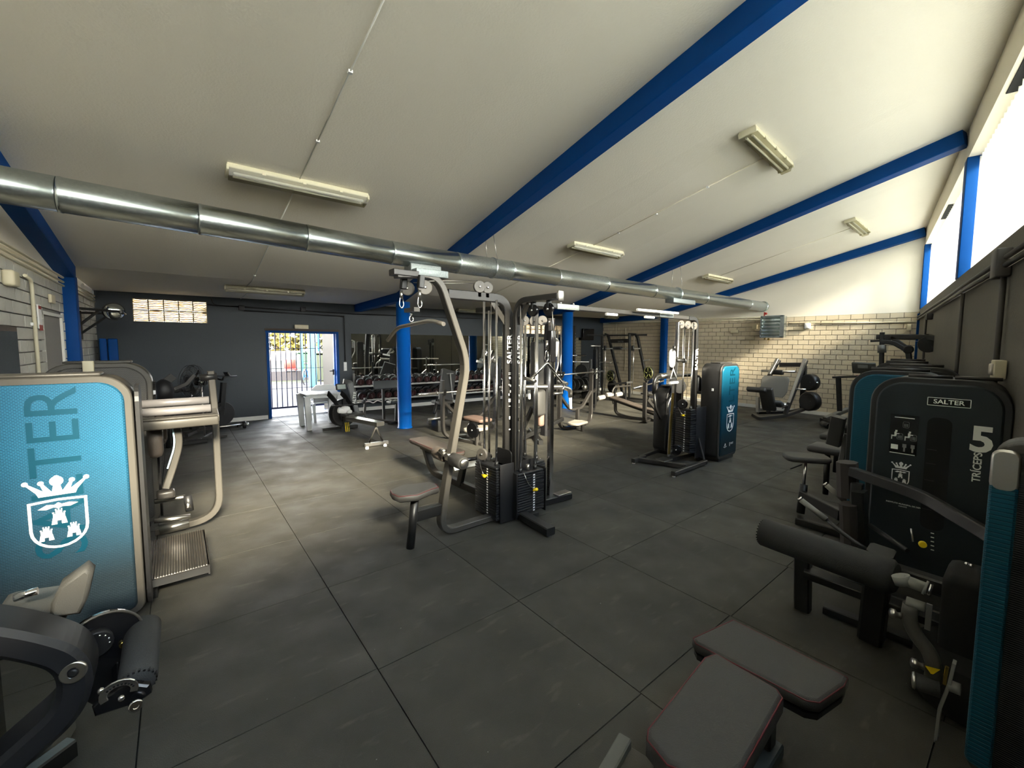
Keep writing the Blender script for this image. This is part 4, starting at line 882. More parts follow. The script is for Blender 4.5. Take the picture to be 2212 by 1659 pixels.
g = M(); [foot(g, x, y) for x, y in ((5.2, 3.76), (5.1, 3.04), (5.96, 3.06))]; TP(t, 'foot_pad', g, 'satin')['kind'] = 'stuff'
TP(t, 'base_plate', M().box((5.50, 3.45, .085), (.22, .16, .012)), 'satin')
TP(t, 'support_rod', M().bar([(6.02, 3.10, .07), (6.15, 3.40, .75)], .03, .02, up=(0, 1, 0)), 'grey_steel')
# attachments: things of their own hanging from the cables
t = T('lat_bar', 'long bent metal pulldown bar hanging from the curved frame', 'bar', (1.55, 3.4, 1.95), world=True)
a = [(1.55, 3.93, 1.80), (1.55, 3.70, 1.915), (1.55, 3.05, 1.955), (1.55, 2.84, 1.92)]
TP(t, 'bar', M().tube(a, .0165, .10, 10), 'brushed')
def snap(t, p, q, nm='snap_hook'):
    p, q = V(p), V(q); d = q-p; L = d.length; mx = Matrix.Translation(p) @ d.to_track_quat('Z', 'Y').to_matrix().to_4x4()
    TP(t, nm, M().tube([(-.012, 0, .01), (-.02, 0, L*.75), (0, 0, L), (.02, 0, L*.75), (.012, 0, .01), (0, 0, 0)], .0045, .012, 6, closed=False), 'chrome', mx)
snap(t, (1.55, 3.40, 2.01), (1.55, 3.40, 1.955)); TP(t, 'swivel', M().cyl((1.55, 3.40, 2.01), (1.55, 3.40, 2.03), .01, 8), 'chrome')
TP(t, 'swivel_link', M().box((1.555, 3.40, 2.055), (.05, .2, .035)), 'grey_steel')
for x, y in ((1.50, 3.48), (1.60, 3.34)): snap(t, (x, y, 2.17), (x, y, 2.07)); TP(t, 'cable_end', M().cyl((x, y, 2.15), (x, y, 2.22), .014, 8), 'satin')
t = T('cable_attachment', 'shiny V-shaped cable handle hanging before the chrome column', 'handle', (2.72, 2.86, 1.6), world=True)
c = U(1181, 783, 1, 2.86); l = U(1147, 820, 1, 2.86); r_ = U(1215, 826, 1, 2.86)
g = M(); g.tube([l, c, r_], .013, .03, 10); TP(t, 'bar', g, 'chrome'); snap(t, c+V((0, 0, .11)), c+V((0, 0, .005))); TP(t, 'swivel', M().cyl(c+V((0, 0, .11)), c+V((0, 0, .2)), .012, 8), 'chrome')
for q_, s in ((l, -1), (r_, 1)): TP(t, 'grip', M().cyl(q_+V((0, -.06, -.01)), q_+V((s*.02, .07, .01)), .017, 10), 'satin')
TP(t, 'grip', M().cyl(r_+V((.02, 0, -.02)), r_+V((.0, 0, -.11)), .008, 8), 'chrome'); TP(t, 'grip', M().cyl(r_+V((-.11, 0, -.10)), r_+V((.0, 0, -.105)), .012, 8), 'satin')
t = T('cable_attachment', 'small white-taped strap handle hanging from the second tower', 'handle', (5.42, 3.3, 1.3), world=True)
g = M(); g.tube([(5.43, 3.3, 1.43), (5.36, 3.3, 1.30), (5.52, 3.3, 1.30), (5.43, 3.3, 1.43)], .007, seg=6); TP(t, 'strap', g, 'white_plastic'); TP(t, 'grip', M().cyl((5.35, 3.3, 1.235), (5.55, 3.3, 1.235), .02, 10), 'white_foam'); TP(t, 'snap_hook', M().tube([(5.43, 3.3, 1.43), (5.42, 3.3, 1.50), (5.45, 3.3, 1.47)], .006, seg=6), 'white_plastic')
TP(t, 'hook_plate', M().box((5.45, 3.31, 1.27), (.16, .01, .05)), 'black_plastic')

# ------------------------------------------------------------------ teal tower machine beyond
t = T('abductor_machine', 'tall teal-fronted weight tower machine with white crest, beyond the cable machine', 'exercise machine', (6.5, 3.2, 0), world=True)
mx = TR(6.53, 3.0, 0); f = shroud(t, mx, .60, 1.49, .30, 'teal_plain', r=.13)
crest(t, mx @ Matrix.Translation((.02, -.014, .60)), .115, f)
wtext(t, 'SALTER', .24, mx @ Matrix.Translation((.05, -.0125, 1.02)) @ UPR, 'teal_emboss', depth=.0015, spacing=1.05)
g = M(); [g.box((x, -.0135, z), (w_, .002, h_)) for x, z, w_, h_ in ((-.11, .225, .10, .005), (-.11, .212, .06, .003), (-.11, .262, .022, .022), (-.115, .245, .035, .010), (.035, .245, .018, .018), (.035, .268, .018, .010), (.035, .222, .018, .010), (.105, .262, .09, .007), (.105, .245, .08, .007))]; TP(t, 'sponsor_marks', g, 'white_paint', mx)['kind'] = 'stuff'
TP(t, 'side_badge', M().box((-.303, .12, 1.10), (.006, .035, .04), bev=.002), 'white_plastic', mx)
mat('grey_foam', (.34, .32, .32), .35, .3); mat('highlight_pale', (.35, .5, .6), .4); mat('black_matt', (.016, .016, .018), .5); mat('pad_grey', (.075, .072, .064), .6, bump=(260, .2)); mat('rubber_grey', (.12, .12, .105), .7)
mat('black_soft', (.020, .020, .021), .45); mat('number_panel', (.014, .022, .027), .42, .2, bump=(700, .25)); mat('off_white', (.90, .92, .86), .55); mat('mid_grey', (.25, .26, .25), .5); mat('vinyl_side', (.030, .024, .022), .6)
mat('grey_rubber', (.22, .22, .20), .5); mat('roller_black', (.028, .028, .027), .75, bump=(300, .3)); mat('dark_tube', (.07, .068, .06), .5); mat('blue_steel', (.03, .045, .06), .4)
# ------------------------------------------------------------------ left foreground: first teal tower machine
t = T('calf_machine', 'teal-fronted weight tower machine with a big white crest at the left edge', 'exercise machine', (-.58, 3.8, 0), world=True)
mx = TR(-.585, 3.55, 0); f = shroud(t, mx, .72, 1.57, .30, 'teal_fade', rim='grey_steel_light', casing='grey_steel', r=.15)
crest(t, mx @ Matrix.Translation((.02, -.0145, .745)), .118, f)
wtext(t, 'SALTER', .30, mx @ Matrix.Translation((.035, -.0125, 1.02)) @ UPR, 'teal_emboss', depth=.0018, spacing=1.0)
TP(t, 'side_cover', M().prism(rr(.26, 1.45, .1, 5, 0, .78), .02, TR(-.215, 3.70, 0, -PI/2)), 'black_plastic')
# ribbed step and rail frame
TP(t, 'step_plate', M().box((-.06, 4.10, .165), (.36, .74, .010), bev=.003), 'grey_steel'); g = M(); [g.box((-.225+.0148*k, 4.10, .173), (.0075, .73, .009)) for k in range(23)]; g.box((.115, 4.10, .135), (.010, .74, .07)); g.box((-.06, 3.735, .14), (.36, .008, .06)); g.box((-.06, 4.465, .14), (.36, .008, .06)); TP(t, 'foot_step', g, 'satin')['kind'] = 'stuff'
g = M(); g.box((-.20, 4.10, .06), (.05, .6, .12)); TP(t, 'step_support', g, 'black_steel')
for (y, z) in ((4.78, 1.25), (4.55, 1.205)): TP(t, 'pad_rail', M().cyl((-.28, y, z), (.21, y, z), .034, 18), 'grey_foam')
TP(t, 'cross_member', M().box((-.02, 4.45, 1.115), (.55, .10, .075), bev=.012), 'grey_steel_light'); TP(t, 'cross_plate', M().box((-.02, 4.47, 1.16), (.53, .13, .012), bev=.004), 'grey_steel_light')
TP(t, 'rail_frame', M().bar([(.245, 5.0, 1.50), (.262, 5.0, 1.10), (.262, 5.0, .08+.0), (-.22, 5.0, .06)], .055, .085, .22, up=(0, 1, 0), n=8), 'grey_steel_light')
TP(t, 'rail_knob', M().cyl((.16, 4.98, 1.44), (.29, 4.98, 1.45), .035, 14), 'black_plastic')
TP(t, 'link_bar', M().bar([(.24, 4.5, 1.12), (.255, 5.0, 1.12)], .05, .06, up=(0, 0, 1)), 'grey_steel_light'); TP(t, 'foot_sleeve', M().cyl((-.19, 4.97, .075), (.02, 4.97, .085), .045, 16), 'satin')
TP(t, 'curved_lever', M().bar([(-.03, 4.6, 1.1), (-.01, 4.62, .92), (-.07, 4.62, .70), (-.12, 4.6, .55)], .05, .07, .2, up=(0, 1, 0), n=6), 'grey_steel_light')
TP(t, 'lever_highlight', M().bar([(-.055, 4.555, 1.08), (-.04, 4.57, .92), (-.10, 4.57, .72)], .012, .008, .2, up=(0, 1, 0)), 'highlight_pale')  # pale strip laid along the lever as a painted highlight
TP(t, 'shoulder_pad', M().box((-.17, 4.7, .95), (.10, .22, .28), bev=.04), 'vinyl_brown'); TP(t, 'shoulder_pad', M().box((-.14, 4.9, 1.0), (.09, .2, .24), bev=.04), 'vinyl_brown')
TP(t, 'pedal', M().box((-.12, 4.6, .50), (.12, .10, .07), bev=.02), 'grey_steel'); g = M(); g.tube([(-.2, 4.7, .42), (.02, 4.7, .42), (.02, 4.62, .33)], .02, .04); g.tube([(-.2, 4.5, .32), (.03, 4.5, .30)], .02); TP(t, 'pedal_bar', g, 'satin'); TP(t, 'pedal_end', M().cyl((.02, 4.66, .44), (.03, 4.66, .30), .03, 12), 'black_plastic')
# second tower behind
t = T('weight_tower', 'grey-fronted weight tower behind the big teal one, with a stone-coloured tag', 'exercise machine', (-.55, 5.4, 0), world=True)
mx = TR(-.55, 5.32, 0); shroud(t, mx, .72, 1.58, .28, 'grey_panel', rim='grey_steel_light', r=.2)
TP(t, 'tag_plate', M().box((-.60, 5.28, 1.545), (.07, .05, .12), bev=.004), 'beige_plastic')
TP(t, 'inner_cover', M().prism(rr(.24, 1.35, .12, 5, 0, .72), .02, TR(-.19, 5.47, 0, -PI/2)), 'gloss_black')

# left foreground: leg curl machine close to the camera
t = T('leg_curl_machine', 'black leg machine with thick bent arm and foam roller in the lower left corner', 'exercise machine', (-.4, 2.2, 0), world=True)
yl3 = 2.05
def L(px, py, y=yl3): return U(px, py, 1, y)
TP(t, 'bent_arm', M().bar([L(-160, 1345, 2.04), L(40, 1364, 2.04), L(172, 1404, 2.04), L(168, 1500, 2.04), L(0, 1650, 2.04), L(-60, 1720, 2.04)], .085, .17, .10, up=(0, 1, 0), n=8, c=.2), 'black_matt')
c = L(157, 1458, yl3-.11); TP(t, 'pivot_cap', M().lathe(c+V((0, .02, 0)), (-.10, -1, .15), [(0, .034), (.008, .034), (.011, .030), (.011, .016), (.006, .014), (.006, .0)], 26), 'satin'); TP(t, 'pivot_bolt', M().lathe(c+V((0, .012, .0)), (-.10, -1, .15), [(0, .013), (.006, .013), (.007, .007)], 14), 'black_plastic')
c = L(222, 1392, yl3+.16); cm = TR(c.x, c.y, c.z, .25)
cam_ = [(.118*math.cos(a), .118*math.sin(a)) for a in [math.radians(-20+k*12) for k in range(17)]]+[(-.10, -.12), (-.02, -.25), (.06, -.26), (.115, -.19), (.085, -.11)]
o = TP(t, 'cam_disc', M().prism(cam_, .03, None, e=.004), 'gloss_black', cm); TP(t, 'cam_rim', M().tube([(.119*math.cos(a), .0, .119*math.sin(a)) for a in [math.radians(-18+k*11) for k in range(18)]], .005, seg=6), 'grey_steel_light', cm, o)
TP(t, 'cam_bolt', M().disc((.055, -.006, -.03), (0, 1, 0), .013, .014, 14), 'brass', cm, o); TP(t, 'hub', M().disc((-.02, -.012, .02), (0, 1, 0), .05, .03, 20), 'black_plastic', cm, o)
g = M(); [g.sph((-.02+.035*math.cos(a), -.03, .02+.035*math.sin(a)), .005, seg=6, rng=4) for a in (-.2, .3, .8, 1.3)]; TP(t, 'hub_bolts', g, 'chrome', cm, o)['kind'] = 'stuff'
ra, rb = U(310, 1352, 1, 2.28), U(297, 1478, 1, 2.0)
TP(t, 'foam_roller', M().lathe(ra, rb-ra, [(0, .04), (.006, .057), ((rb-ra).length-.02, .057), ((rb-ra).length, .05), ((rb-ra).length+.006, .03)], 26), 'foam')
dn = (rb-ra).normalized(); g = M(); s_, u_ = perp(dn)
for k in range(22): a = 2*PI*k/22; g.box(rb-dn*.012+s_*.052*math.cos(a)+u_*.052*math.sin(a), (.007, .022, .007))
TP(t, 'roller_gathers', g, 'black_plastic')['kind'] = 'stuff'
c = U(265, 1512, 1, 1.95); br = [(-.072, -.03), (.04, -.032), (.075, -.012), (.07, .02), (.03, .045), (-.05, .03), (-.078, .008)]
TP(t, 'roller_bracket', M().prism(br, .03, TR(c.x, c.y, c.z, -.12), e=.006), 'gloss_black'); TP(t, 'axle_cap', M().lathe(U(293, 1524, 1, 1.925), (.1, -1, .2), [(-.01, .02), (.006, .02), (.008, .016), (.008, .009), (.003, .008), (.003, 0)], 20), 'chrome')
cc = U(257, 1496, 1, 1.93); qd = [cc+V((.040*math.cos(a), 0, .034*math.sin(a))) for a in [math.radians(205-k*19) for k in range(13)]]
TP(t, 'adjusting_quadrant', M().bar(qd, .02, .007, up=(0, 1, 0)), 'satin'); g = M(); [g.cyl(cc+V((.040*math.cos(a), -.012, .034*math.sin(a))), cc+V((.040*math.cos(a), -.009, .034*math.sin(a))), .0035, 6) for a in [math.radians(20+k*14) for k in range(9)]]; TP(t, 'quadrant_holes', g, 'black_plastic')['kind'] = 'stuff'
for q_ in ((218, 1492), (262, 1508)): TP(t, 'quadrant_bolt', M().sph(U(*q_, 1, 1.92), .010), 'chrome')
TP(t, 'roller_lever', M().bar([U(262, 1440, 1, 2.16), U(266, 1500, 1, 2.0)], .03, .05, up=(0, 1, 0)), 'gloss_black')
sh = U(150, 1290, 1, 2.25); g = M(); pp = [U(x, y, 1, 2.28) for x, y in ((112, 1300), (130, 1262), (188, 1220), (203, 1232), (190, 1290), (175, 1320), (110, 1330))]
TP(t, 'side_pad', M().prism([(p.x, p.z) for p in pp], .09, TR(0, 2.25, 0), e=.012, smooth=True), 'pad_grey')
TP(t, 'seat_pad', M().box(U(78, 1312, 1, 2.4), (.20, .26, .06), rot=(0, .15, 0), bev=.03), 'pad_grey'); TP(t, 'grip', M().tube([U(30, 1292, 1, 2.3), U(82, 1276, 1, 2.3)], .014), 'chrome')
TP(t, 'base_frame', M().bar([U(-60, 1700, 1, 2.0), U(80, 1605, 1, 2.45)], .09, .06, up=(0, 0, 1)), 'black_steel'); TP(t, 'side_plate', M().box((-.62, 2.2, .45), (.1, .5, .5), bev=.02), 'gloss_black')
TP(t, 'floor_foot', M().box(U(112, 1600, 2, .045), (.09, .20, .09), rot=(0, 0, -.2), bev=.01), 'rubber_grey'); TP(t, 'base_bar', M().bar([(-.75, 2.25, .05), (-.42, 2.52, .05)], .06, .08, up=(0, 0, 1)), 'black_steel')
TP(t, 'front_post', M().bar([(-.62, 2.2, .05), (-.56, 2.15, .75)], .07, .07), 'black_steel')

# ------------------------------------------------------------------ right row of weight towers
RW = -PI/2
def tower(x, y, w, h, panel, label, name='weight_tower', d=.24, r=.2, cas='black_plastic', rim='black_soft'):
    t = T(name, label, 'exercise machine', (x, y, 0), world=True); mx = TR(x, y, 0, RW); f = shroud(t, mx, w, h, d, panel, casing=cas, rim=rim, r=r, cap=False)
    TP(t, 'top_handle', M().tube([(-w*.3, .10, h+.012), (w*.3, .10, h+.012)], .016, seg=10), 'grey_steel', mx); return t, mx, f
t, mx, f = tower(8.5, 1.30, .66, 1.55, 'black_panel', 'black weight tower top farthest along the window wall')
TP(t, 'seat', M().box((8.2, 1.9, .5), (.35, .35, .08), bev=.03), 'vinyl'); TP(t, 'seat_post', M().cyl((8.2, 1.9, 0), (8.2, 1.9, .46), .03), 'black_steel')
t, mx, f = tower(7.4, 1.14, .70, 1.55, 'black_panel', 'third black weight tower along the window wall, behind two nearer ones')
TP(t, 'seat', M().box((7.1, 1.75, .5), (.35, .35, .08), bev=.03), 'vinyl'); TP(t, 'seat_post', M().cyl((7.1, 1.75, 0), (7.1, 1.75, .46), .03), 'black_steel')
t, mx, f = tower(6.2, .88, .74, 1.55, 'black_panel', 'black weight tower just behind the teal-fronted one at the right')
TP(t, 'seat', M().box((5.95, 1.55, .55), (.35, .35, .08), bev=.03), 'vinyl'); TP(t, 'seat_post', M().cyl((5.95, 1.55, 0), (5.95, 1.55, .5), .03), 'black_steel')
t, mx, f = tower(5.0, .82, .68, 1.55, 'teal_panel', 'weight tower with dark teal mesh front behind the number five tower')
TP(t, 'arm_pad', M().bar([U(1812, 900, 1, 1.25), U(1800, 960, 1, 1.3)], .12, .07), 'vinyl'); TP(t, 'lever', M().bar([U(1830, 940, 1, 1.2), U(1815, 1010, 1, 1.2)], .05, .05), 'black_steel')
# stool of the teal machine
TP(t, 'stool_arm', M().bar([(4.97, 1.50, .22), (4.72, 1.10, .20)], .06, .10, up=(0, 0, 1)), 'black_steel'); TP(t, 'stool_post', M().cyl((4.97, 1.50, .03), (5.02, 1.50, .33), .038, 16), 'black_steel')
TP(t, 'stool_column', M().cyl((5.02, 1.50, .3), (5.04, 1.50, .55), .014, 12), 'satin'); c = U(1750, 992, 2, .60)
pad(t, TR(5.12, 1.52, .56, -.95), rpoly(.42, .27, .09), .055, 'vinyl', 'stool_seat', False); TP(t, 'stool_lever', M().tube([(5.03, 1.53, .53), (4.98, 1.62, .47)], .007), 'black_plastic')
TP(t, 'floor_rail', M().bar([(4.7, 1.45, .04), (4.7, .9, .04)], .07, .07, up=(0, 0, 1)), 'black_steel')

# the number five tower
t = T('triceps_machine', 'black weight tower numbered 5 with a dark slot, placard and white crest at the right', 'exercise machine', (4.1, .46, 0), world=True)
mx = TR(4.1, .455, 0, RW); f = shroud(t, mx, .72, 1.55, .33, 'number_panel', rim='black_soft', r=.19, cap=False)
for a, b in ((-.16, .07), (.08, .30)): TP(t, 'top_handle', M().tube([(a, .05, 1.562), (b, .05, 1.562)], .012, seg=8), 'grey_steel', mx)
wtext(t, '5', .235, mx @ Matrix.Translation((.235, -.0135, 1.155)) @ Matrix.Shear('XZ', 4, (0, 0)), 'off_white', bold=.007, parent=f)
wtext(t, 'TRÍCEPS', .055, mx @ Matrix.Translation((.225, -.0135, .975)) @ UPR, 'off_white', bold=.001, parent=f)
g = M(); 
for a in (0,):
    o_ = rr(.215, .058, .003, 1, .065, 1.392); i_ = inset(o_, .004); n = len(o_); g.add([(x, -.0145, z) for x, z in o_]+[(x, -.0145, z) for x, z in i_], [(k, (k+1) % n, n+(k+1) % n, n+k) for k in range(n)])
TP(t, 'badge_frame', g, 'off_white', mx, f); TP(t, 'badge', M().box((.065, -.013, 1.392), (.215, .002, .056)), 'gloss_black', mx, f); wtext(t, 'SALTER', .042, mx @ Matrix.Translation((.065, -.0145, 1.392)), 'off_white', bold=.0006, parent=f, sx=1.1)
TP(t, 'weight_window', M().prism(rr(.125, .80, .045, 5, .03, .88), .004, TR(0, -.0165, 0)), 'joint', mx, f)
g = M(); [g.box((.0, -.017, z), (.05, .002, .003)) for z in (.62, .72, .83, .95, 1.05)]; TP(t, 'plate_marks', g, 'grey_steel', mx, f)['kind'] = 'stuff'
TP(t, 'placard', M().box((-.155, -.013, 1.13), (.155, .003, .29)), 'gloss_black', mx, f)
g = M(); g.box((-.155, -.016, 1.255), (.11, .001, .005)); g.box((-.155, -.016, .99), (.14, .001, .005)); g.box((-.20, -.016, 1.035), (.04, .001, .035))
for (x, z) in ((-.195, 1.12), (-.12, 1.12)):           # seated figures: head, torso, thigh, shin
    g.box((x, -.016, z+.033), (.012, .001, .012)); g.box((x-.004, -.016, z+.012), (.012, .001, .028)); g.box((x+.008, -.016, z+.014), (.02, .001, .006)); g.box((x-.014, -.016, z-.004), (.026, .001, .009)); g.box((x-.024, -.016, z-.018), (.006, .001, .026))
TP(t, 'exercise_pictures', g, 'off_white', mx, f)['kind'] = 'stuff'
g = M()
def ring(cx_, cz_, w_, h_, r_, e_):
    o_ = rr(w_, h_, r_, 3, cx_, cz_); i_ = inset(o_, e_); n = len(o_); g.add([(x, -.016, z) for x, z in o_]+[(x, -.016, z) for x, z in i_], [(k, (k+1) % n, n+(k+1) % n, n+k) for k in range(n)])
for (x, z, s) in ((-.15, 1.205, 1), (-.18, 1.115, 1), (-.105, 1.115, 1)):
    ring(x+.006, z, .035, .045, .008, .002); [g.box((x+k, -.016, z-.004), (.004, .001, .022)) for k in (-.002, .006, .014)]
for x in (-.145, -.10): g.box((x, -.016, 1.05), (.022, .001, .026)); g.box((x, -.016, 1.022), (.010, .001, .03))
TP(t, 'machine_pictures', g, 'mid_grey', mx, f)['kind'] = 'stuff'
crest(t, mx @ Matrix.Translation((-.155, -.0145, .815)), .050, f)
wtext(t, 'Ayuntamiento', .020, mx @ Matrix.Translation((-.15, -.0145, .735)), 'off_white', parent=f, bold=.0003); g = M(); g.box((-.15, -.0145, .722), (.10, .001, .003)); TP(t, 'underline', g, 'off_white', mx, f)
wtext(t, 'INSTITUTO MUNICIPAL DE DEPORTES', .0135, mx @ Matrix.Translation((-.11, -.0145, .615)), 'off_white', parent=f, bold=.0002); wtext(t, 'ALBACETE', .010, mx @ Matrix.Translation((-.13, -.0145, .598)), 'off_white', parent=f)
# its bench, arm and handles
def R3(px, py, x): return U(px, py, 0, x)
TP(t, 'back_pad', M().bar([R3(1830, 998, 3.85), R3(1832, 1072, 3.85)], .15, .12, up=(0, 1, 0), c=.3), 'vinyl_side'); TP(t, 'back_pad', M().bar([R3(1834, 1088, 3.7), R3(1838, 1195, 3.7)], .15, .10, up=(0, 1, 0), c=.3), 'vinyl_side')
TP(t, 'press_arm', M().bar([R3(1838, 1018, 3.8), R3(1990, 1070, 3.65), R3(2150, 1165, 3.4), R3(2210, 1215, 3.3)], .07, .055, .1, up=(1, 0, 0)), 'black_soft')
TP(t, 'pad_bracket', M().box(R3(1850, 1075, 3.8), (.06, .07, .22), bev=.008), 'black_steel')
for a, b, c in (((1785, 1048), (1825, 1082), 3.9), ((1730, 1080), (1785, 1122), 3.45)): TP(t, 'handle_grip', M().cyl(R3(*a, c), R3(*b, c), .019, 12), 'grey_rubber'); TP(t, 'grip_end', M().cyl(R3(a[0]-4, a[1]-4, c), R3(*a, c), .020, 12), 'chrome')
TP(t, 'handle_bar', M().tube([R3(1785, 1122, 3.45), R3(1830, 1160, 3.42), R3(1900, 1205, 3.4)], .014, .05), 'black_soft'); TP(t, 'handle_bar', M().tube([R3(1880, 1135, 3.7), R3(1960, 1190, 3.5)], .016), 'black_soft')
g = M(); g.bar([R3(1855, 1060, 3.75), R3(1862, 1250, 3.75)], .12, .08, up=(0, 1, 0)); g.bar([(3.75, .85, .04), (3.75, .15, .04)], .08, .07, up=(0, 0, 1)); g.bar([(3.6, .62, .35), (3.95, .60, .04)], .07, .07); TP(t, 'bench_frame', g, 'black_steel')
c = R3(1993, 1176, 3.35); TP(t, 'pin_knob', M().disc(c, (1, .3, 0), .019, .02, 14), 'yellow'); TP(t, 'pin_cord', M().tube([R3(1968, 1142, 3.35), R3(1972, 1170, 3.35)], .004), 'satin')
g = M(); [g.box(R3(2014, 1152+9*k, 3.35), (.002, .014, .005)) for k in range(5)]; TP(t, 'number_strip', g, 'off_white')['kind'] = 'stuff'

# leg extension machine in the right foreground
t = T('leg_extension_machine', 'black leg extension machine with long padded roller, cut off by the right edge', 'exercise machine', (3.0, .5, 0), world=True)
mx = TR(2.42, -.075, 0, RW); f = shroud(t, mx, .35, 1.42, .20, 'black_panel', rim='pad_grey', casing='black_plastic', r=.09, cap=False); TP(t, 'teal_edge', M().prism(rr(.075, 1.26, .03, 4, -.138, .73), .02, Matrix.Translation((0, -.022, 0)), e=.008, smooth=True), 'teal_panel', mx); TP(t, 'glare_cap', M().prism(rr(.078, .16, .03, 4, -.138, 1.31), .02, Matrix.Translation((0, -.024, 0)), e=.008, smooth=True), 'satin', mx)  # pale piece on top stands in for glare on the teal edge
pass
pa, pb = V((2.86, 1.07, .585)), V((2.78, .40, .60)); LL = (pb-pa).length
TP(t, 'thigh_roller', M().lathe(pa, pb-pa, [(0, .055), (.012, .085), (LL-.02, .088), (LL, .07)], 30), 'roller_black'); TP(t, 'roller_cap', M().lathe(pa-(pb-pa).normalized()*.022, pb-pa, [(0, .004), (.004, .02), (.016, .026), (.024, .026)], 18), 'satin')
g = M(); s_, u_ = perp((pb-pa).normalized())
for k in range(26): a = 2*PI*k/26; g.box(pa+(pb-pa)*.012+s_*.076*math.cos(a)+u_*.076*math.sin(a), (.006, .012, .006))
TP(t, 'roller_stitching', g, 'joint')['kind'] = 'stuff'
TP(t, 'front_post', M().bar([(3.20, .92, .0), (3.12, .92, .56)], .07, .09, up=(0, 1, 0)), 'black_soft'); TP(t, 'lower_rail', M().bar([(3.12, .90, .30), (3.18, .55, .27), (3.2, .15, .25)], .10, .05, up=(0, 0, 1)), 'black_steel')
TP(t, 'floor_rail', M().bar([(3.27, .82, .03), (3.33, .08, .03)], .07, .05, up=(0, 0, 1)), 'black_soft'); TP(t, 'middle_post', M().bar([(3.17, .55, .02), (3.1, .52, .60)], .12, .12, up=(0, 1, 0)), 'black_steel')
TP(t, 'upper_rail', M().bar([(3.12, .92, .50), (3.05, .2, .52)], .08, .08, up=(0, 0, 1)), 'black_steel')
def R2(px, py, x=2.62): return U(px, py, 0, x)
TP(t, 'weight_cover', M().box((3.05, .15, .35), (.30, .20, .6), bev=.04), 'joint'); TP(t, 'end_shell', M().lathe((2.95, .12, .02), (0, 0, 1), [(0, .2), (.05, .22), (.25, .22)], 24), 'joint')
TP(t, 'adjuster_tube', M().cyl(R2(1952, 1252), R2(2003, 1272), .026, 14), 'grey_rubber'); TP(t, 'adjuster_collar', M().cyl(R2(1945, 1243), R2(1953, 1262), .036, 14), 'grey_rubber'); TP(t, 'adjuster_cap', M().cyl(R2(2004, 1272), R2(2014, 1276), .028, 14), 'chrome'); TP(t, 'adjuster_collar', M().cyl(R2(1996, 1268), R2(2002, 1271), .034, 14), 'grey_rubber')
TP(t, 'cross_tube', M().cyl(R2(1958, 1298), R2(1998, 1312), .022, 12), 'grey_rubber'); TP(t, 'swing_arm', M().tube([R2(1968, 1306), R2(1962, 1335), R2(1978, 1372), R2(2008, 1408), R2(2018, 1440), R2(2014, 1470)], .030, .05, 14), 'dark_tube')
for q0, q1, r_ in (((1922, 1322), (1945, 1330), 1), ((1968, 1430), (1995, 1440), 1)):
    a, b = R2(*q0, 2.58), R2(*q1, 2.6); d = (b-a); TP(t, 'pull_knob', M().lathe(a, d, [(0, .004), (.003, .020), (.018, .021), (.024, .012), (d.length*.8, .012), (d.length, .016)], 16), 'satin')
TP(t, 'ankle_roller', M().cyl(R2(1975, 1470, 2.58), R2(2028, 1488, 2.6), .036, 18), 'foam'); TP(t, 'roller_end', M().lathe(R2(1973, 1469, 2.58), R2(2028, 1488, 2.6)-R2(1973, 1469, 2.58), [(-.006, .002), (-.004, .034), (.004, .038)], 18), 'satin')
TP(t, 'arm_plate', M().bar([R2(2062, 1430, 2.6), R2(2050, 1480, 2.6), R2(2030, 1530, 2.6), R2(2022, 1600, 2.6)], .04, .012, up=(0, 1, 0)), 'grey_rubber'); TP(t, 'brass_strip', M().bar([R2(2046, 1440, 2.59), R2(2040, 1478, 2.59)], .012, .012), 'brass')
TP(t, 'plate_axle', M().cyl(R2(2050, 1480, 2.6), R2(2075, 1490, 2.6), .024, 12), 'grey_rubber')
g = M(); c = R2(2014, 1447, 2.585); g.prism([(-.026, .010), (.026, .010), (.004, -.020), (-.004, -.020)], .002, TR(c.x, c.y, c.z, RW+.4), e=0); TP(t, 'warning_sticker', g, 'yellow')
TP(t, 'link_strap', M().bar([R2(2008, 1305, 2.6), R2(2003, 1360, 2.6)], .02, .01), 'satin')
for q_ in ((2088, 1218), (2098, 1222)): TP(t, 'bolt', M().sph(R2(*q_, 2.7), .008), 'chrome')

# hyperextension bench at the bottom
t = T('back_extension_bench', 'T-shaped dark padded bench with red piping at the bottom edge', 'bench', (1.6, .65, 0), world=True)
def fromz(pts, z): return [U(x, y, 2, z) for x, y in pts]
pl = fromz(((1496, 1372), (1583, 1333), (1834, 1458), (1826, 1476), (1772, 1513), (1742, 1508), (1502, 1385)), .46); cx_ = sum(p.x for p in pl)/7; cy_ = sum(p.y for p in pl)/7
pad(t, TR(cx_, cy_, .40), [(p.x-cx_, p.y-cy_) for p in pl][::-1], .055, 'vinyl', 'cross_pad')
TP(t, 'pad_board', M().prism([((p.x-cx_)*.97, -(p.y-cy_)*.97) for p in pl], .022, RX), 'black_plastic', TR(cx_, cy_, .375))
pl = fromz(((1398, 1572), (1522, 1417), (1546, 1409), (1680, 1487), (1693, 1506), (1610, 1655), (1560, 1700), (1440, 1650), (1396, 1595)), .60); cx_ = sum(p.x for p in pl)/9; cy_ = sum(p.y for p in pl)/9
pad(t, TR(cx_, cy_, .53), [(p.x-cx_, p.y-cy_) for p in pl][::-1], .075, 'vinyl', 'main_pad')
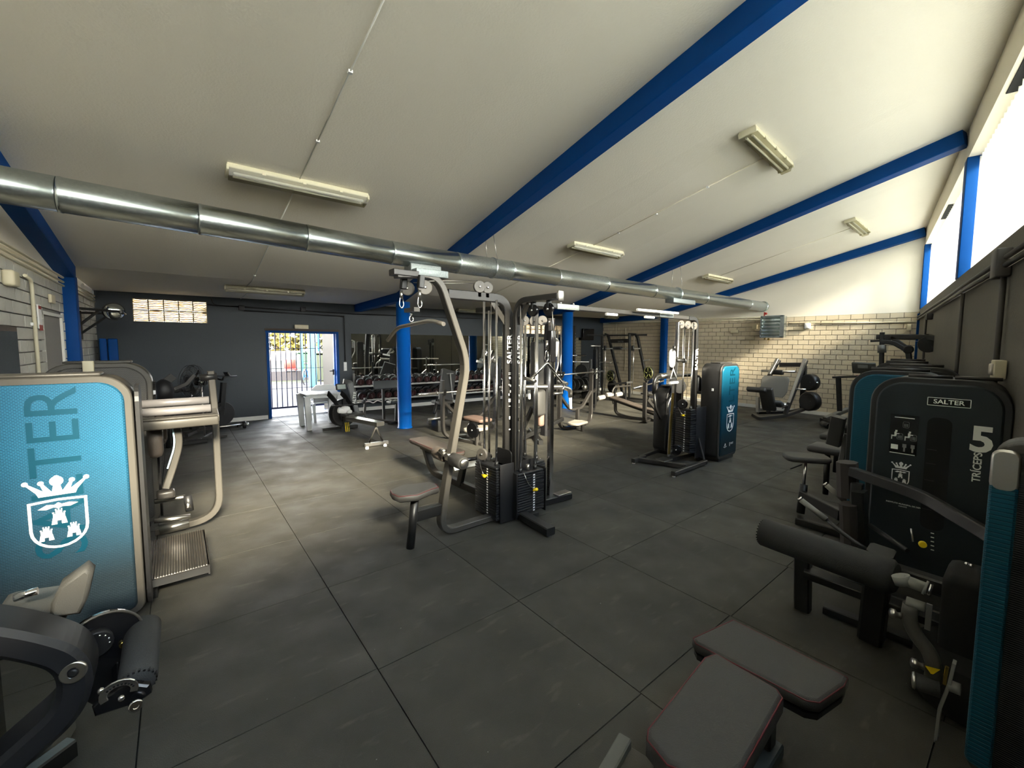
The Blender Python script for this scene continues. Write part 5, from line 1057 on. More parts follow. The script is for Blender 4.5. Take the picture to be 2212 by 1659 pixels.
TP(t, 'bench_post', M().bar([(1.45, .60, .53), (1.5, .62, .0)], .09, .07), 'black_steel'); TP(t, 'bench_post', M().bar([(1.15, .6, .53), (1.1, .6, .0)], .09, .07), 'black_steel'); TP(t, 'floor_bar', M().bar([(1.0, .62, .03), (1.95, .64, .03)], .08, .06, up=(0, 0, 1)), 'blue_steel'); TP(t, 'pad_stem', M().bar([(1.9, .66, .38), (1.9, .66, .03)], .07, .07), 'black_steel')
a, b = U(1350, 1600, 2, .30), U(1300, 1690, 2, .30)
TP(t, 'foot_channel', M().bar([a, b], .05, .04, up=(0, 0, 1)), 'rubber_grey'); TP(t, 'foot_plate', M().box((a+b)/2+V((.05, -.05, -.03)), (.14, .12, .02), rot=(.2, 0, .4), bev=.004), 'pad_grey'); TP(t, 'foot_stem', M().bar([(a+b)/2+V((.0, -.05, -.03)), (1.25, .75, .0)], .05, .05), 'black_steel')
mat('maroon_disc', (.032, .0035, .006), .4); mat('rubber_black', (.012, .012, .012), .45); mat('rail_grey', (.40, .40, .38), .5); mat('pad_light', (.40, .37, .32), .6, bump=(260, .2)); mat('pad_rose', (.19, .125, .10), .6, bump=(260, .2)); mat('blue_plate', (.02, .06, .2), .4); mat('roller_light', (.36, .34, .31), .6); mat('lime_print', (.28, .30, .09), .6); mat('vinyl_grey', (.085, .09, .092), .55); mat('platform_grey', (.17, .165, .15), .6); mat('satin_dark', (.16, .16, .15), .5); mat('console_grey', (.07, .075, .07), .5)
# ------------------------------------------------------------------ dumbbell racks

def dumbbell_proto():
    t = T('dumbbell', 'x', 'dumbbell', (0, 0, 0), 0, 'x'); r = .097
    for s in (-1, 1): 
        o = TP(t, 'weight_head', M().lathe((0, s*.065, 0), (0, s, 0), [(0, r*.8), (.012, r), (.07, r), (.085, r*.86)], 14), 'rubber_black')
        TP(t, 'end_disc', M().lathe((0, s*.148, 0), (0, s, 0), [(0, r*.82), (.004, r*.8)], 14), 'maroon_disc', None, o)
        g = M(); [g.box((0, s*.1535, z), (.036, .002, .007)) for z in (.035, 0, -.035)]; TP(t, 'number_print', g, 'satin', None, o)
    TP(t, 'bar', M().cyl((0, -.07, 0), (0, .07, 0), .016, 10), 'satin'); return t
proto = None
def rack(x0, n, yb, label, pitch=.218):
    global proto
    L_ = n*pitch; t = T('dumbbell_rack', label, 'rack', (x0+L_/2, yb, 0), math.atan(-.052), 'dumbbell racks')
    for s in (-1, 1): t.p('side_frame', M().bar([(s*(L_/2+.0), -.30, .03), (s*(L_/2), -.02, .08), (s*(L_/2), .10, 1.0)], .06, .05, .05, up=(1, 0, 0)), 'grey_steel'); t.p('floor_foot', M().box((s*L_/2, -.08, .03), (.07, .6, .06), bev=.006), 'black_steel')
    tiers = ((.80, .03, .66), (.46, -.10, .32))
    for (z, dy, _) in tiers:
        t.p('shelf_rail', M().box((0, dy-.12, z-.115), (L_+.1, .012, .045), rot=(-.25, 0, 0)), 'rail_grey'); t.p('shelf_rail', M().box((0, dy+.10, z-.05), (L_+.1, .012, .07), rot=(-.25, 0, 0)), 'rail_grey')
        t.p('shelf_tray', M().box((0, dy, z-.11), (L_+.05, .24, .012), rot=(.22, 0, 0)), 'black_steel')
    return t, tiers, L_

def fill(x0, n, yb, tiers, which, pitch=.218):
    global proto
    ca, sa = math.cos(-.052), math.sin(-.052)
    for ti, (z, dy, _) in enumerate(tiers):
        for k in range(n):
            lx = (k+.5-n/2)*pitch; cx_ = x0+n*pitch/2; p = (cx_+lx*ca-dy*sa, yb+lx*sa+dy*ca, z+.02)
            lab = '%s dumbbell from the door end, %s shelf of the %s dumbbell rack' % (['first', 'second', 'third', 'fourth', 'fifth', 'sixth', 'seventh', 'eighth', 'ninth', 'tenth', 'last'][k], ['upper', 'lower'][ti], which)
            if proto is None: proto = dumbbell_proto(); d_ = proto; d_.e.location = p; d_.e.rotation_euler = (.22, 0, -.05); d_.e['label'] = lab; d_.e['group'] = 'dumbbells on the %s shelf, %s rack' % (['upper', 'lower'][ti], which)
            else:
                d2 = dup(proto.e, p, None, lab, 'dumbbells on the %s shelf, %s rack' % (['upper', 'lower'][ti], which)); d2.rotation_euler = (.22, random.uniform(-.4, .4), -.05+random.uniform(-.05, .05))
def rk(x0, n, yb, lab, which): t, ti, L_ = rack(x0, n, yb, lab); fill(x0, n, yb, ti, which)
rk(3.42, 11, 10.78, 'grey two-tier dumbbell rack nearest the door', 'left'); rk(6.05, 11, 10.64, 'grey two-tier dumbbell rack nearer the corner', 'right')

# ------------------------------------------------------------------ benches with barbells

def barbell(p, q, label, plates=(), r=.014):
    p, q = V(p), V(q); d = q-p; L_ = d.length; t = T('barbell', label, 'barbell', tuple((p+q)/2), world=True); n_ = d.normalized()
    TP(t, 'shaft', M().cyl(p+n_*.2, q-n_*.2, r, 12), 'satin')
    for s, e in ((1, p), (-1, q)): TP(t, 'sleeve', M().lathe(e, n_*s, [(0, .022), (.004, .025), (.36, .025), (.362, .036), (.385, .036), (.39, .016)], 14), 'chrome')
    for (off, rad, th, m_, end) in plates:
        e = p if end == 0 else q; s = 1 if end == 0 else -1; TP(t, 'plate', M().lathe(e+n_*s*off, n_*s, [(0, rad*.95), (.01, rad), (th-.01, rad), (th, rad*.95)], 24), m_)
    return t
def press_bench(u1, u2, ztop, zbar, zv, label, blabel, z_h=.72, ext=.30, seatx=None):
    u1, u2 = V((*u1, 0)), V((*u2, 0)); c = (u1+u2)/2; ax = (u2-u1).normalized(); nn = V((ax.y, -ax.x, 0))   # nn towards the windows
    t = T('press_bench', label, 'bench', (c.x, c.y, 0), world=True); h = V((0, 0, 1))
    for s, u in ((1, u1), (-1, u2)):
        TP(t, 'upright', M().bar([u+h*ztop, u+h*.03+nn*0, c-ax*s*.18+h*.03+nn*.10], .05, .09, .22, up=nn, n=6), 'grey_steel')
        TP(t, 'bar_hook', M().bar([u+h*(zbar-.07)-nn*.03, u+h*(zbar-.05)+nn*.07, u+h*(zbar+.06)+nn*.10], .05, .02, .03), 'black_steel')
    TP(t, 'cross_brace', M().bar([u1+h*z_h, c-ax*.22+h*zv, c+ax*.22+h*zv, u2+h*z_h], .07, .05, .14, up=h, n=6), 'grey_steel')
    TP(t, 'centre_post', M().bar([c+nn*.04+h*zv, c+nn*.04], .06, .08, up=nn), 'grey_steel')
    barbell(u1-ax*.52+h*zbar+nn*.05, u2+ax*.48+h*zbar+nn*.05, blabel); return t, c, ax, nn
t, c, ax, nn = press_bench((3.74, 6.92), (4.98, 7.0), 1.10, .88, .32, 'grey press bench frame with rose seat, behind the curved pulldown frame', 'chrome barbell racked low behind the pulldown frame')
pad(t, TR(4.30, 6.62, .34, .08), rpoly(.30, .55, .05), .06, 'pad_rose', 'seat', False); TP(t, 'seat_post', M().bar([(4.28, 6.5, .34), (4.28, 6.5, .0)], .07, .05), 'grey_steel')
t2 = T('padded_stool', 'pale hexagonal padded stool left of the centre weight stacks', 'stool', (4.0, 5.9, 0), world=True)
c = U(1030, 925, 2, .30); pad(t2, TR(c.x, c.y, .26, .1), [(-.22, -.10), (.18, -.14), (.26, 0), (.18, .14), (-.22, .10), (-.26, 0)], .06, 'pad_light', 'seat', False)
TP(t2, 'seat_post', M().bar([(c.x, c.y, .26), (c.x, c.y, 0)], .06, .06), 'grey_steel'); TP(t2, 'floor_bar', M().bar([(c.x-.1, c.y+.6, .03), (c.x+.05, c.y-.1, .03)], .06, .05, up=(0, 0, 1)), 'grey_steel')
t, c, ax, nn = press_bench((6.02, 6.20), (7.22, 6.42), 1.22, 1.15, .38, 'grey press bench frame with pale seat, right of the centre cable machine', 'chrome barbell racked at shoulder height before the blue round column')
cc = U(1247, 913, 2, .17); pad(t, TR(cc.x, cc.y, .14, .25), [(-.20, -.13), (.16, -.16), (.22, 0), (.16, .16), (-.20, .13), (-.25, 0)], .055, 'pad_light', 'seat', False)
TP(t, 'seat_post', M().bar([(cc.x+.05, cc.y-.1, .14), (cc.x+.05, cc.y-.1, 0)], .06, .06), 'grey_steel'); TP(t, 'seat_rail', M().bar([(cc.x, cc.y, .10), (c.x, c.y, .10)], .06, .05, up=(0, 0, 1)), 'grey_steel')
# decline bench
t = T('decline_bench', 'black decline bench with foam leg rollers, left of the second cable tower', 'bench', (8.1, 5.8, 0), world=True)
TP(t, 'upright', M().bar([(7.98, 5.52, .93), (7.98, 5.52, .04), (8.5, 5.72, .04)], .05, .09, .2, up=(0, 1, 0), n=6), 'grey_steel'); TP(t, 'upright', M().bar([(9.1, 6.0, .93), (9.1, 6.0, .04), (8.6, 5.85, .04)], .05, .09, .2, up=(0, 1, 0), n=6), 'grey_steel')
a, b = V((8.15, 6.62, .50)), V((8.42, 5.35, .20)); d = b-a
g = M().box((0, 0, 0), (.26, d.length*.92, .05), bev=.02); TP(t, 'bench_pad', g, 'vinyl_brown', Matrix.Translation((a+b)/2) @ d.to_track_quat('-Y', 'Z').to_matrix().to_4x4())
TP(t, 'pad_rail', M().bar([a-V((0, 0, .06)), b-V((0, 0, .06))], .07, .05, up=(0, 0, 1)), 'grey_steel'); TP(t, 'rear_leg', M().bar([a-V((0, .15, .06)), (8.2, 6.5, .10), (8.3, 6.2, .03), (8.5, 5.3, .03)], .06, .06, .12, up=(1, 0, 0)), 'grey_steel'); TP(t, 'front_leg', M().bar([(8.05, 5.5, .55), (8.55, 5.35, .03)], .06, .06), 'grey_steel')
for q0, q1 in (((1293, 860), (1312, 856)), ((1311, 853), (1330, 852)), ((1331, 853), (1346, 850))): TP(t, 'foam_roller', M().lathe(U(*q0, 1, 6.75), U(*q1, 1, 6.75)-U(*q0, 1, 6.75), [(-.01, .03), (0, .055), (.2, .055), (.21, .03)], 16), 'roller_light'); 
TP(t, 'roller_stem', M().tube([U(1325, 872, 1, 6.72), U(1322, 850, 1, 6.72), U(1326, 836, 1, 6.72), U(1362, 833, 1, 6.72)], .022, .08), 'grey_steel')
barbell((7.45, 5.45, .84), (9.35, 5.95, .88), 'chrome barbell racked low on the decline bench')

# smith machine by the far brick wall
t = T('smith_machine', 'black smith machine frame with plates against the far brick wall', 'exercise machine', (10.9, 8.6, 0), world=True)
def Sx(px, py, x=11.2): return U(px, py, 0, x)
TP(t, 'top_frame', M().bar([(11.2, 9.60, 2.06), (11.2, 7.75, 2.06)], .05, .05, up=(0, 0, 1)), 'black_steel'); TP(t, 'top_frame', M().bar([(10.2, 9.3, 2.06), (11.2, 9.3, 2.06)], .05, .05, up=(0, 0, 1)), 'black_steel')
TP(t, 'leaning_post', M().bar([Sx(1307, 722), Sx(1314, 725), Sx(1345, 850), (11.2, 8.5, .05)], .08, .07, .06, up=(1, 0, 0)), 'black_steel'); TP(t, 'leaning_post', M().bar([Sx(1358, 722), Sx(1376, 723), Sx(1400, 838), (11.2, 7.55, .05)], .08, .07, .12, up=(1, 0, 0)), 'black_steel')
TP(t, 'front_post', M().bar([Sx(1360, 722, 10.8), Sx(1360, 858, 10.8)], .07, .07), 'black_steel'); TP(t, 'front_post', M().bar([Sx(1301, 722, 11.0), Sx(1301, 852, 11.0)], .06, .06), 'black_steel')
TP(t, 'cross_plate', M().bar([Sx(1316, 737), Sx(1362, 736)], .05, .13, up=(0, 0, 1)), 'black_steel'); 
for a, b in (((1309, 725), (1306, 846)), ((1370, 725), (1366, 852))): TP(t, 'guide_rod', M().cyl(Sx(*a, 10.9), Sx(*b, 10.9), .014, 10), 'chrome')
for q_ in ((1320, 812), (1323, 835)): TP(t, 'weight_plate', M().disc(Sx(*q_, 11.1), (1, -.25, 0), .21 if q_[1] > 820 else .19, .12, 24), 'rubber_black')
o = TP(t, 'weight_plate', M().disc(Sx(1402, 806, 11.1), (1, -.25, 0), .19, .12, 24), 'rubber_black')
for q_, e in (((1400, 806), .21), ((1318, 812), .19)):
    c = Sx(*q_, 10.98); n_ = V((-1, .25, 0)).normalized(); s_, u_ = perp(n_); g = M(); g.tube([c+s_*e*.86*math.cos(a)+u_*e*.86*math.sin(a) for a in [k*PI/12 for k in range(24)]], .008, seg=5, closed=True)
    for k in range(5): a = k*2*PI/5; g.tube([c+(s_*math.cos(a)+u_*math.sin(a))*.05, c+(s_*math.cos(a+.2)+u_*math.sin(a+.2))*e*.84], .009, seg=5)
    TP(t, 'plate_markings', g, 'lime_print')

TP(t, 'plate_peg', M().cyl(Sx(1389, 779), Sx(1403, 777), .022, 8), 'satin'); TP(t, 'floor_base', M().bar([(10.3, 9.2, .04), (10.9, 7.6, .04)], .08, .08, up=(0, 0, 1)), 'black_steel'); TP(t, 'floor_base', M().bar([(11.2, 9.3, .04), (11.2, 7.5, .04)], .08, .08, up=(0, 0, 1)), 'black_steel')
TP(t, 'bar_carriage', M().cyl(Sx(1302, 753, 10.85), Sx(1382, 753, 10.85), .02, 10), 'satin'); TP(t, 'bar_pad', M().cyl(Sx(1326, 752, 10.85), Sx(1343, 752, 10.85), .05, 12), 'black_plastic')
for q_ in ((1307, 752), (1367, 752)): TP(t, 'carriage_hook', M().box(Sx(*q_, 10.85), (.07, .09, .16), bev=.02), 'black_steel')
wtext(t, 'SALTER', .07, TR(11.1, Sx(1345, 738).y, Sx(1345, 738).z, -PI/2), 'mid_grey')
t = T('flat_bench', 'black flat bench under the smith machine bar', 'bench', (10.6, 8.4, 0), world=True)
TP(t, 'bench_pad', M().bar([Sx(1320, 830, 10.5), Sx(1360, 826, 10.5)], .28, .06, up=(0, 0, 1)), 'vinyl'); TP(t, 'leg', M().bar([Sx(1328, 831, 10.5), (10.5, Sx(1328, 831, 10.5).y, 0)], .05, .05), 'black_steel'); TP(t, 'leg', M().bar([Sx(1352, 828, 10.5), (10.5, Sx(1352, 828, 10.5).y, 0)], .05, .05), 'black_steel')
# squat rack in the far corner with stored barbells
t = T('squat_rack', 'black squat rack with perforated posts in the far dark corner', 'rack', (10.0, 9.9, 0), world=True)
for i, (px, y) in enumerate(((1240, 9.6), (1226, 10.3), (1285, 9.5), (1293, 8.6))):
    p = U(px, 800, 1, y); h = 2.35 if i < 2 else 1.75; o = TP(t, 'post', M().bar([(p.x, y, .02), (p.x, y, h)], .075, .075, up=(1, 0, 0)), 'black_steel'); g = M(); [g.box((p.x, y-.039, .3+.1*k), (.02, .004, .02)) for k in range(int((h-.4)*10))]; TP(t, 'post_holes', g, 'mid_grey', None, o)['kind'] = 'stuff'
p1, p2 = U(1240, 800, 1, 9.6), U(1285, 800, 1, 9.5)
TP(t, 'base_rail', M().bar([(p1.x, 9.6, .05), (p2.x, 9.5, .05)], .07, .07, up=(0, 0, 1)), 'black_steel'); TP(t, 'safety_arm', M().bar([(p1.x, 9.6, .62), (p2.x, 9.5, .62)], .07, .06, up=(0, 0, 1)), 'black_steel'); TP(t, 'back_pad', M().box((p1.x+.6, 9.7, .9), (.35, .1, .5), bev=.03), 'vinyl')
for k, (x, z) in enumerate(((.35, .9), (.55, .5), (.1, .45), (.8, .45))): TP(t, 'weight_plate', M().disc((p1.x+x, 9.6, z), (1, .6, 0), .20, .08, 22), 'rubber_black')
for k, (z, lab) in enumerate(((1.40, 'upper barbell resting on the corner squat rack'), (1.05, 'lower barbell resting on the corner squat rack'))):
    a, b = U(1225 if k else 1212, 781 if k else 768, 1, 9.3), U(1336 if k else 1266, 783 if k else 768, 1, 9.1); barbell(a, b, lab)
t = T('bench_tower', 'black upright cable tower between the squat rack and the smith machine', 'exercise machine', (8.6, 8.0, 0), world=True)
p = U(1284, 880, 1, 8.0); TP(t, 'post', M().bar([(p.x, 8.0, .03), (p.x, 8.0, 1.62)], .12, .07, up=(1, 0, 0)), 'black_steel'); TP(t, 'base', M().bar([(p.x-.6, 7.5, .04), (p.x, 8.0, .04), (p.x+.1, 8.6, .04)], .07, .07, .1, up=(0, 0, 1)), 'black_steel'); TP(t, 'back_panel', M().box((p.x+.06, 8.12, .85), (.3, .1, 1.0), bev=.03), 'vinyl'); wtext(t, 'SALTER', .09, TR(p.x-.0, 7.93, .95) @ UPR, 'off_white'); TP(t, 'cross_bar', M().cyl((p.x-.2, 8, 1.72), (p.x+.2, 8, 1.72), .018, 8), 'satin')
TP(t, 'side_arm', M().bar([(p.x-.5, 7.6, .5), (p.x+.05, 8.0, .5)], .06, .05, up=(0, 0, 1)), 'grey_steel')
# plate tree of small dark things behind centre
t = T('plate_rack', 'low black rack with a silver kettlebell and plates before the mirror', 'rack', (8.9, 9.4, 0), world=True)
a = U(1250, 862, 1, 9.2); TP(t, 'frame', M().box((a.x, 9.3, .3), (.9, .35, .05)), 'black_steel'); [TP(t, 'leg', M().box((a.x+s*.42, 9.3, .15), (.05, .3, .3)), 'black_steel') for s in (-1, 1)]; [TP(t, 'weight_plate', M().disc((a.x-.3+.2*k, 9.28, .5), (1, .3, 0), .18, .05, 20), 'rubber_black') for k in range(4)]
TP(t, 'silver_weight', M().sph((a.x+.1, 9.05, .42), .09), 'satin')

# machine seen through the central station: black pec machine with white grips
t = T('pec_machine', 'black machine with angled white-taped arms behind the central weight stacks', 'exercise machine', (4.5, 5.9, 0), world=True)
def Cm(px, py, y=5.2): return U(px, py, 1, y)
TP(t, 'back_column', M().bar([Cm(1178, 940, 5.6), Cm(1182, 800, 5.6), Cm(1188, 700, 5.6)], .16, .14, .1), 'black_matt'); TP(t, 'back_pad', M().box(Cm(1160, 800, 5.6), (.24, .16, 1.0), bev=.05), 'vinyl'); TP(t, 'chest_pad', M().box(Cm(1165, 870, 5.4), (.22, .14, .45), bev=.05), 'vinyl')
TP(t, 'handle_tube', M().tube([Cm(1128, 836, 4.4), Cm(1215, 836, 4.4), Cm(1232, 842, 4.4), Cm(1232, 858, 4.4)], .035, .06, 12), 'satin'); TP(t, 'grip', M().cyl(Cm(1232, 850, 4.4), Cm(1232, 883, 4.4), .025, 12), 'white_foam'); TP(t, 'grip', M().cyl(Cm(1143, 843, 4.6), Cm(1143, 862, 4.6), .022, 12), 'white_foam')
TP(t, 'swing_arm', M().cyl(Cm(1202, 738, 5.0), Cm(1199, 770, 5.0), .04, 12), 'white_foam'); TP(t, 'arm_link', M().tube([Cm(1196, 730, 5.0), Cm(1206, 735, 5.0), Cm(1206, 790, 5.0), Cm(1190, 830, 5.0)], .02, .1), 'satin')
TP(t, 'floor_leg', M().bar([Cm(1120, 950, 5.6), Cm(1215, 905, 5.8)], .07, .07), 'black_steel'); TP(t, 'floor_leg', M().bar([Cm(1128, 930, 5.8), Cm(1150, 880, 5.6)], .07, .07), 'black_steel'); TP(t, 'seat', M().box(Cm(1168, 905, 5.5), (.12, .1, .26), bev=.04), 'pad_rose'); TP(t, 'base', M().bar([(4.9, 5.5, .04), (5.5, 6.5, .04)], .08, .08, up=(0, 0, 1)), 'black_steel')
for x in (1163, 1170): TP(t, 'guide_rod', M().cyl(Cm(x+42, 715, 5.4), Cm(x+40, 880, 5.4), .012, 8), 'chrome')
# lever arm row machine left of the column of stacks (white grips seen at 1060-1075)
t = T('lever_machine', 'black lever machine with two bright slanted grips left of the cable uprights', 'exercise machine', (4.9, 8.0, 0), world=True)
for k in range(2): TP(t, 'grip', M().cyl(U(1056+8*k, 785-3*k, 1, 7.7), U(1070+6*k, 762+8*k, 1, 7.7), .035, 12), 'satin')
TP(t, 'post', M().bar([U(1078, 770, 1, 7.9), U(1074, 890, 1, 7.9)], .10, .10), 'black_steel'); TP(t, 'back_pad', M().box(U(1058, 800, 1, 7.9), (.25, .12, .5), bev=.05), 'vinyl'); p_ = U(1064, 893, 1, 8.0); TP(t, 'base', M().box((p_.x, p_.y, .03), (.7, .3, .06)), 'black_steel'); TP(t, 'base_post', M().box((p_.x+.05, 7.92, .12), (.1, .1, .24)), 'black_steel'); TP(t, 'lever', M().bar([U(1030, 780, 1, 7.9), U(1075, 790, 1, 7.9)], .05, .05), 'satin')
# incline bench and small step machine left of centre, before the rack
t = T('incline_bench', 'black incline bench with measuring strut before the dumbbells', 'bench', (4.3, 9.0, 0), world=True)
TP(t, 'back_pad', M().bar([U(970, 800, 1, 9.0), U(962, 868, 1, 8.8)], .36, .08, up=(0, 1, 0)), 'vinyl'); TP(t, 'strut', M().bar([U(972, 808, 1, 8.9), U(978, 868, 1, 8.8)], .04, .03), 'rail_grey'); TP(t, 'strut_head', M().box(U(972, 807, 1, 8.88), (.18, .02, .02)), 'rail_grey')
TP(t, 'seat', M().box(U(955, 868, 1, 8.6), (.35, .4, .07), bev=.02), 'vinyl'); p_ = U(950, 893, 1, 8.45); TP(t, 'base', M().box((p_.x, p_.y, .04), (.6, .1, .08)), 'black_steel'); TP(t, 'base_post', M().box((p_.x, 8.55, .15), (.08, .1, .25)), 'black_steel'); TP(t, 'leg', M().bar([U(945, 862, 1, 8.6), U(938, 893, 1, 8.5)], .06, .06), 'black_steel'); TP(t, 'leg', M().bar([U(968, 868, 1, 8.7), U(972, 893, 1, 8.6)], .06, .06), 'black_steel')
t = T('step_box', 'low black box with a side bar right of the blue round column', 'box', (3.9, 8.0, 0), world=True); c = U(952, 912, 1, 7.7)
TP(t, 'body', M().box((c.x, 7.7, .12), (.28, .3, .24), bev=.01), 'black_steel'); TP(t, 'side_bar', M().cyl(U(925, 906, 1, 7.6), U(965, 901, 1, 7.6), .025, 10), 'satin')

# rower-like bench with monitor near the table
t = T('rowing_machine', 'black rowing machine with monitor and long silver rail near the white table', 'exercise machine', (2.5, 8.2, 0), world=True)
TP(t, 'seat_rail', M().bar([U(755, 903, 2, .42), U(822, 916, 2, .42)], .15, .07, up=(0, 0, 1)), 'satin'); e_ = U(812, 918, 2, .40)
for q_ in ((797, 957), (827, 953)): TP(t, 'leg', M().cyl(e_+V((0, 0, -.03)), U(*q_, 2, .04), .016, 10), 'satin')
TP(t, 'rear_foot', M().bar([U(788, 962, 2, .035), U(838, 955, 2, .035)], .06, .06, up=(0, 0, 1)), 'satin'); g = M(); [g.cyl(U(x, y, 2, .0), U(x, y, 2, .02), .03, 8) for x, y in ((793, 968), (832, 962))]; TP(t, 'foot_pad', g, 'white_plastic')
TP(t, 'front_foot', M().bar([U(697, 928, 2, .04), U(772, 920, 2, .04)], .07, .06, up=(0, 0, 1)), 'black_steel'); TP(t, 'flywheel_cover', M().disc((2.46, 8.55, .42), (.3, -1, 0), .27, .14, 28), 'black_matt')
TP(t, 'foot_pedal', M().bar([(2.18, 8.5, .82), (2.30, 8.3, .62), (2.34, 8.2, .35)], .14, .02, .2, up=(1, 0, 0)), 'black_plastic'); TP(t, 'foot_pedal', M().bar([(2.42, 8.5, .82), (2.54, 8.3, .62), (2.58, 8.2, .35)], .14, .02, .2, up=(1, 0, 0)), 'black_plastic')
TP(t, 'monitor_arm', M().bar([(2.70, 8.5, .40), (2.62, 8.62, 1.0), (2.5, 8.62, 1.02)], .10, .05, .03, up=(0, 1, 0)), 'black_steel'); o = TP(t, 'monitor', M().box((2.42, 8.5, .93), (.20, .04, .12), rot=(-.2, 0, .2), bev=.008), 'black_plastic'); TP(t, 'screen', M().box((2.42, 8.475, .93), (.16, .01, .085), rot=(-.2, 0, .2)), 'screen', None, o)
wtext(t, 'SALTER', .085, TR(2.665, 8.50, .68, 0, 0, .12) @ UPR, 'off_white'); TP(t, 'pull_handle', M().tube([U(716, 878, 1, 8.1), U(772, 873, 1, 8.1)], .016), 'black_plastic'); TP(t, 'sliding_seat', M().box(U(762, 895, 2, .46), (.34, .26, .05), rot=(0, 0, .3), bev=.02), 'vinyl'); TP(t, 'frame_strut', M().bar([(2.45, 8.5, .06), (2.45, 8.45, .7)], .06, .06), 'black_steel')
g = M(); [g.tube([(2.36+.03*k, 8.1, .30), (2.38+.03*k, 8.12, .12)], .006) for k in range(3)]; TP(t, 'yellow_cord', g, 'yellow')
t = T('towel', 'crumpled white towel lying on the rowing machine', 'towel', (2.5, 7.95, .5), world=True)
c = U(745, 884, 1, 8.05); g = M().sph(c, .10, (1, .6, .62), 10, 6); g.sph(c+V((.07, -.02, -.05)), .055, (1, 1, .8), 8, 6); g.box(c+V((-.05, 0, -.02)), (.16, .1, .10), rot=(.3, .2, 0), bev=.03); TP(t, 'cloth', g, 'white_foam')
# preacher curl bench with EZ bar
t = T('preacher_bench', 'grey preacher curl bench with wide arm pad beside the blue round column', 'bench', (3.5, 9.3, 0), world=True)
TP(t, 'arm_pad', M().box((3.60, 9.2, .85), (.62, .06, .20), rot=(-.5, 0, 0), bev=.02), 'vinyl_grey'); TP(t, 'pad_post', M().bar([(3.52, 9.25, .78), (3.55, 9.3, .06)], .06, .05), 'grey_steel'); TP(t, 'seat', M().box((3.72, 9.0, .47), (.36, .28, .06), bev=.02), 'vinyl'); TP(t, 'seat_post', M().bar([(3.74, 9.0, .45), (3.72, 9.0, .05)], .08, .08), 'black_steel')
TP(t, 'floor_bar', M().bar([(3.3, 9.6, .03), (3.75, 8.85, .03)], .07, .05, up=(0, 0, 1)), 'grey_steel'); TP(t, 'curved_foot', M().bar([(3.18, 9.4, .50), (3.14, 9.4, .10), (3.55, 9.25, .04)], .05, .05, .15, up=(0, 1, 0), n=6), 'grey_steel'); TP(t, 'bar_hook', M().box((3.18, 9.4, .52), (.05, .08, .08)), 'black_plastic'); TP(t, 'floor_bar', M().bar([(3.5, 8.9, .03), (3.95, 9.05, .03)], .07, .05, up=(0, 0, 1)), 'grey_steel')

t = T('ez_curl_bar', 'wavy chrome curl bar resting on the preacher bench', 'barbell', (3.4, 9.2, .55), world=True)
pts = [U(x, y, 1, 9.28) for x, y in ((765, 870), (798, 867), (806, 871), (815, 865), (826, 869), (836, 862), (848, 866), (858, 862))]; TP(t, 'bent_shaft', M().tube(pts, .014, .03, 8), 'satin'); TP(t, 'sleeve', M().cyl(U(757, 871, 1, 9.28), U(790, 868, 1, 9.28), .024, 10), 'satin'); TP(t, 'collar', M().cyl(U(783, 868, 1, 9.28), U(788, 868, 1, 9.28), .045, 10), 'black_plastic')
# white plastic table and chair
t = T('plastic_table', 'white plastic table by the open door', 'table', (2.3, 9.6, 0), world=True)
TP(t, 'table_top', M().box((2.30, 9.62, .715), (.68, .72, .035), bev=.01), 'white_plastic'); TP(t, 'apron', M().box((2.30, 9.62, .675), (.62, .66, .06)), 'white_plastic'); TP(t, 'centre_label', M().prism(rr(.2, .1, .045, 4), .002, Matrix.Translation((2.34, 9.5, .735)) @ RX), 'mid_grey')
for sx in (-1, 1):
    for sy in (-1, 1): TP(t, 'leg', M().box((2.30+sx*.30, 9.62+sy*.32, .345), (.085, .085, .69), rot=(-sy*.03, sx*.04, 0), taper=1.35), 'white_plastic')
t = T('plastic_chair', 'white plastic armchair tucked behind the white table', 'chair', (2.65, 10.25, 0), world=True)
cx_, cy_ = 2.52, 10.3; TP(t, 'seat', M().box((cx_, cy_, .43), (.46, .44, .03), bev=.012), 'white_plastic')
TP(t, 'backrest', M().prism([(-.24, .45), (.24, .45), (.26, .76), (.18, .84), (-.18, .84), (-.26, .76)], .03, TR(cx_, cy_-.24, 0, 0)), 'white_plastic')
for sx in (-1, 1):
    TP(t, 'armrest', M().bar([(cx_+sx*.26, cy_-.2, .66), (cx_+sx*.27, cy_+.16, .64), (cx_+sx*.26, cy_+.2, .43)], .05, .03, .05, up=(1, 0, 0)), 'white_plastic')
    for sy in (-1, 1): TP(t, 'leg', M().box((cx_+sx*.22, cy_+sy*.20, .215), (.045, .045, .43), rot=(-sy*.06, sx*.06, 0), taper=1.3), 'white_plastic')
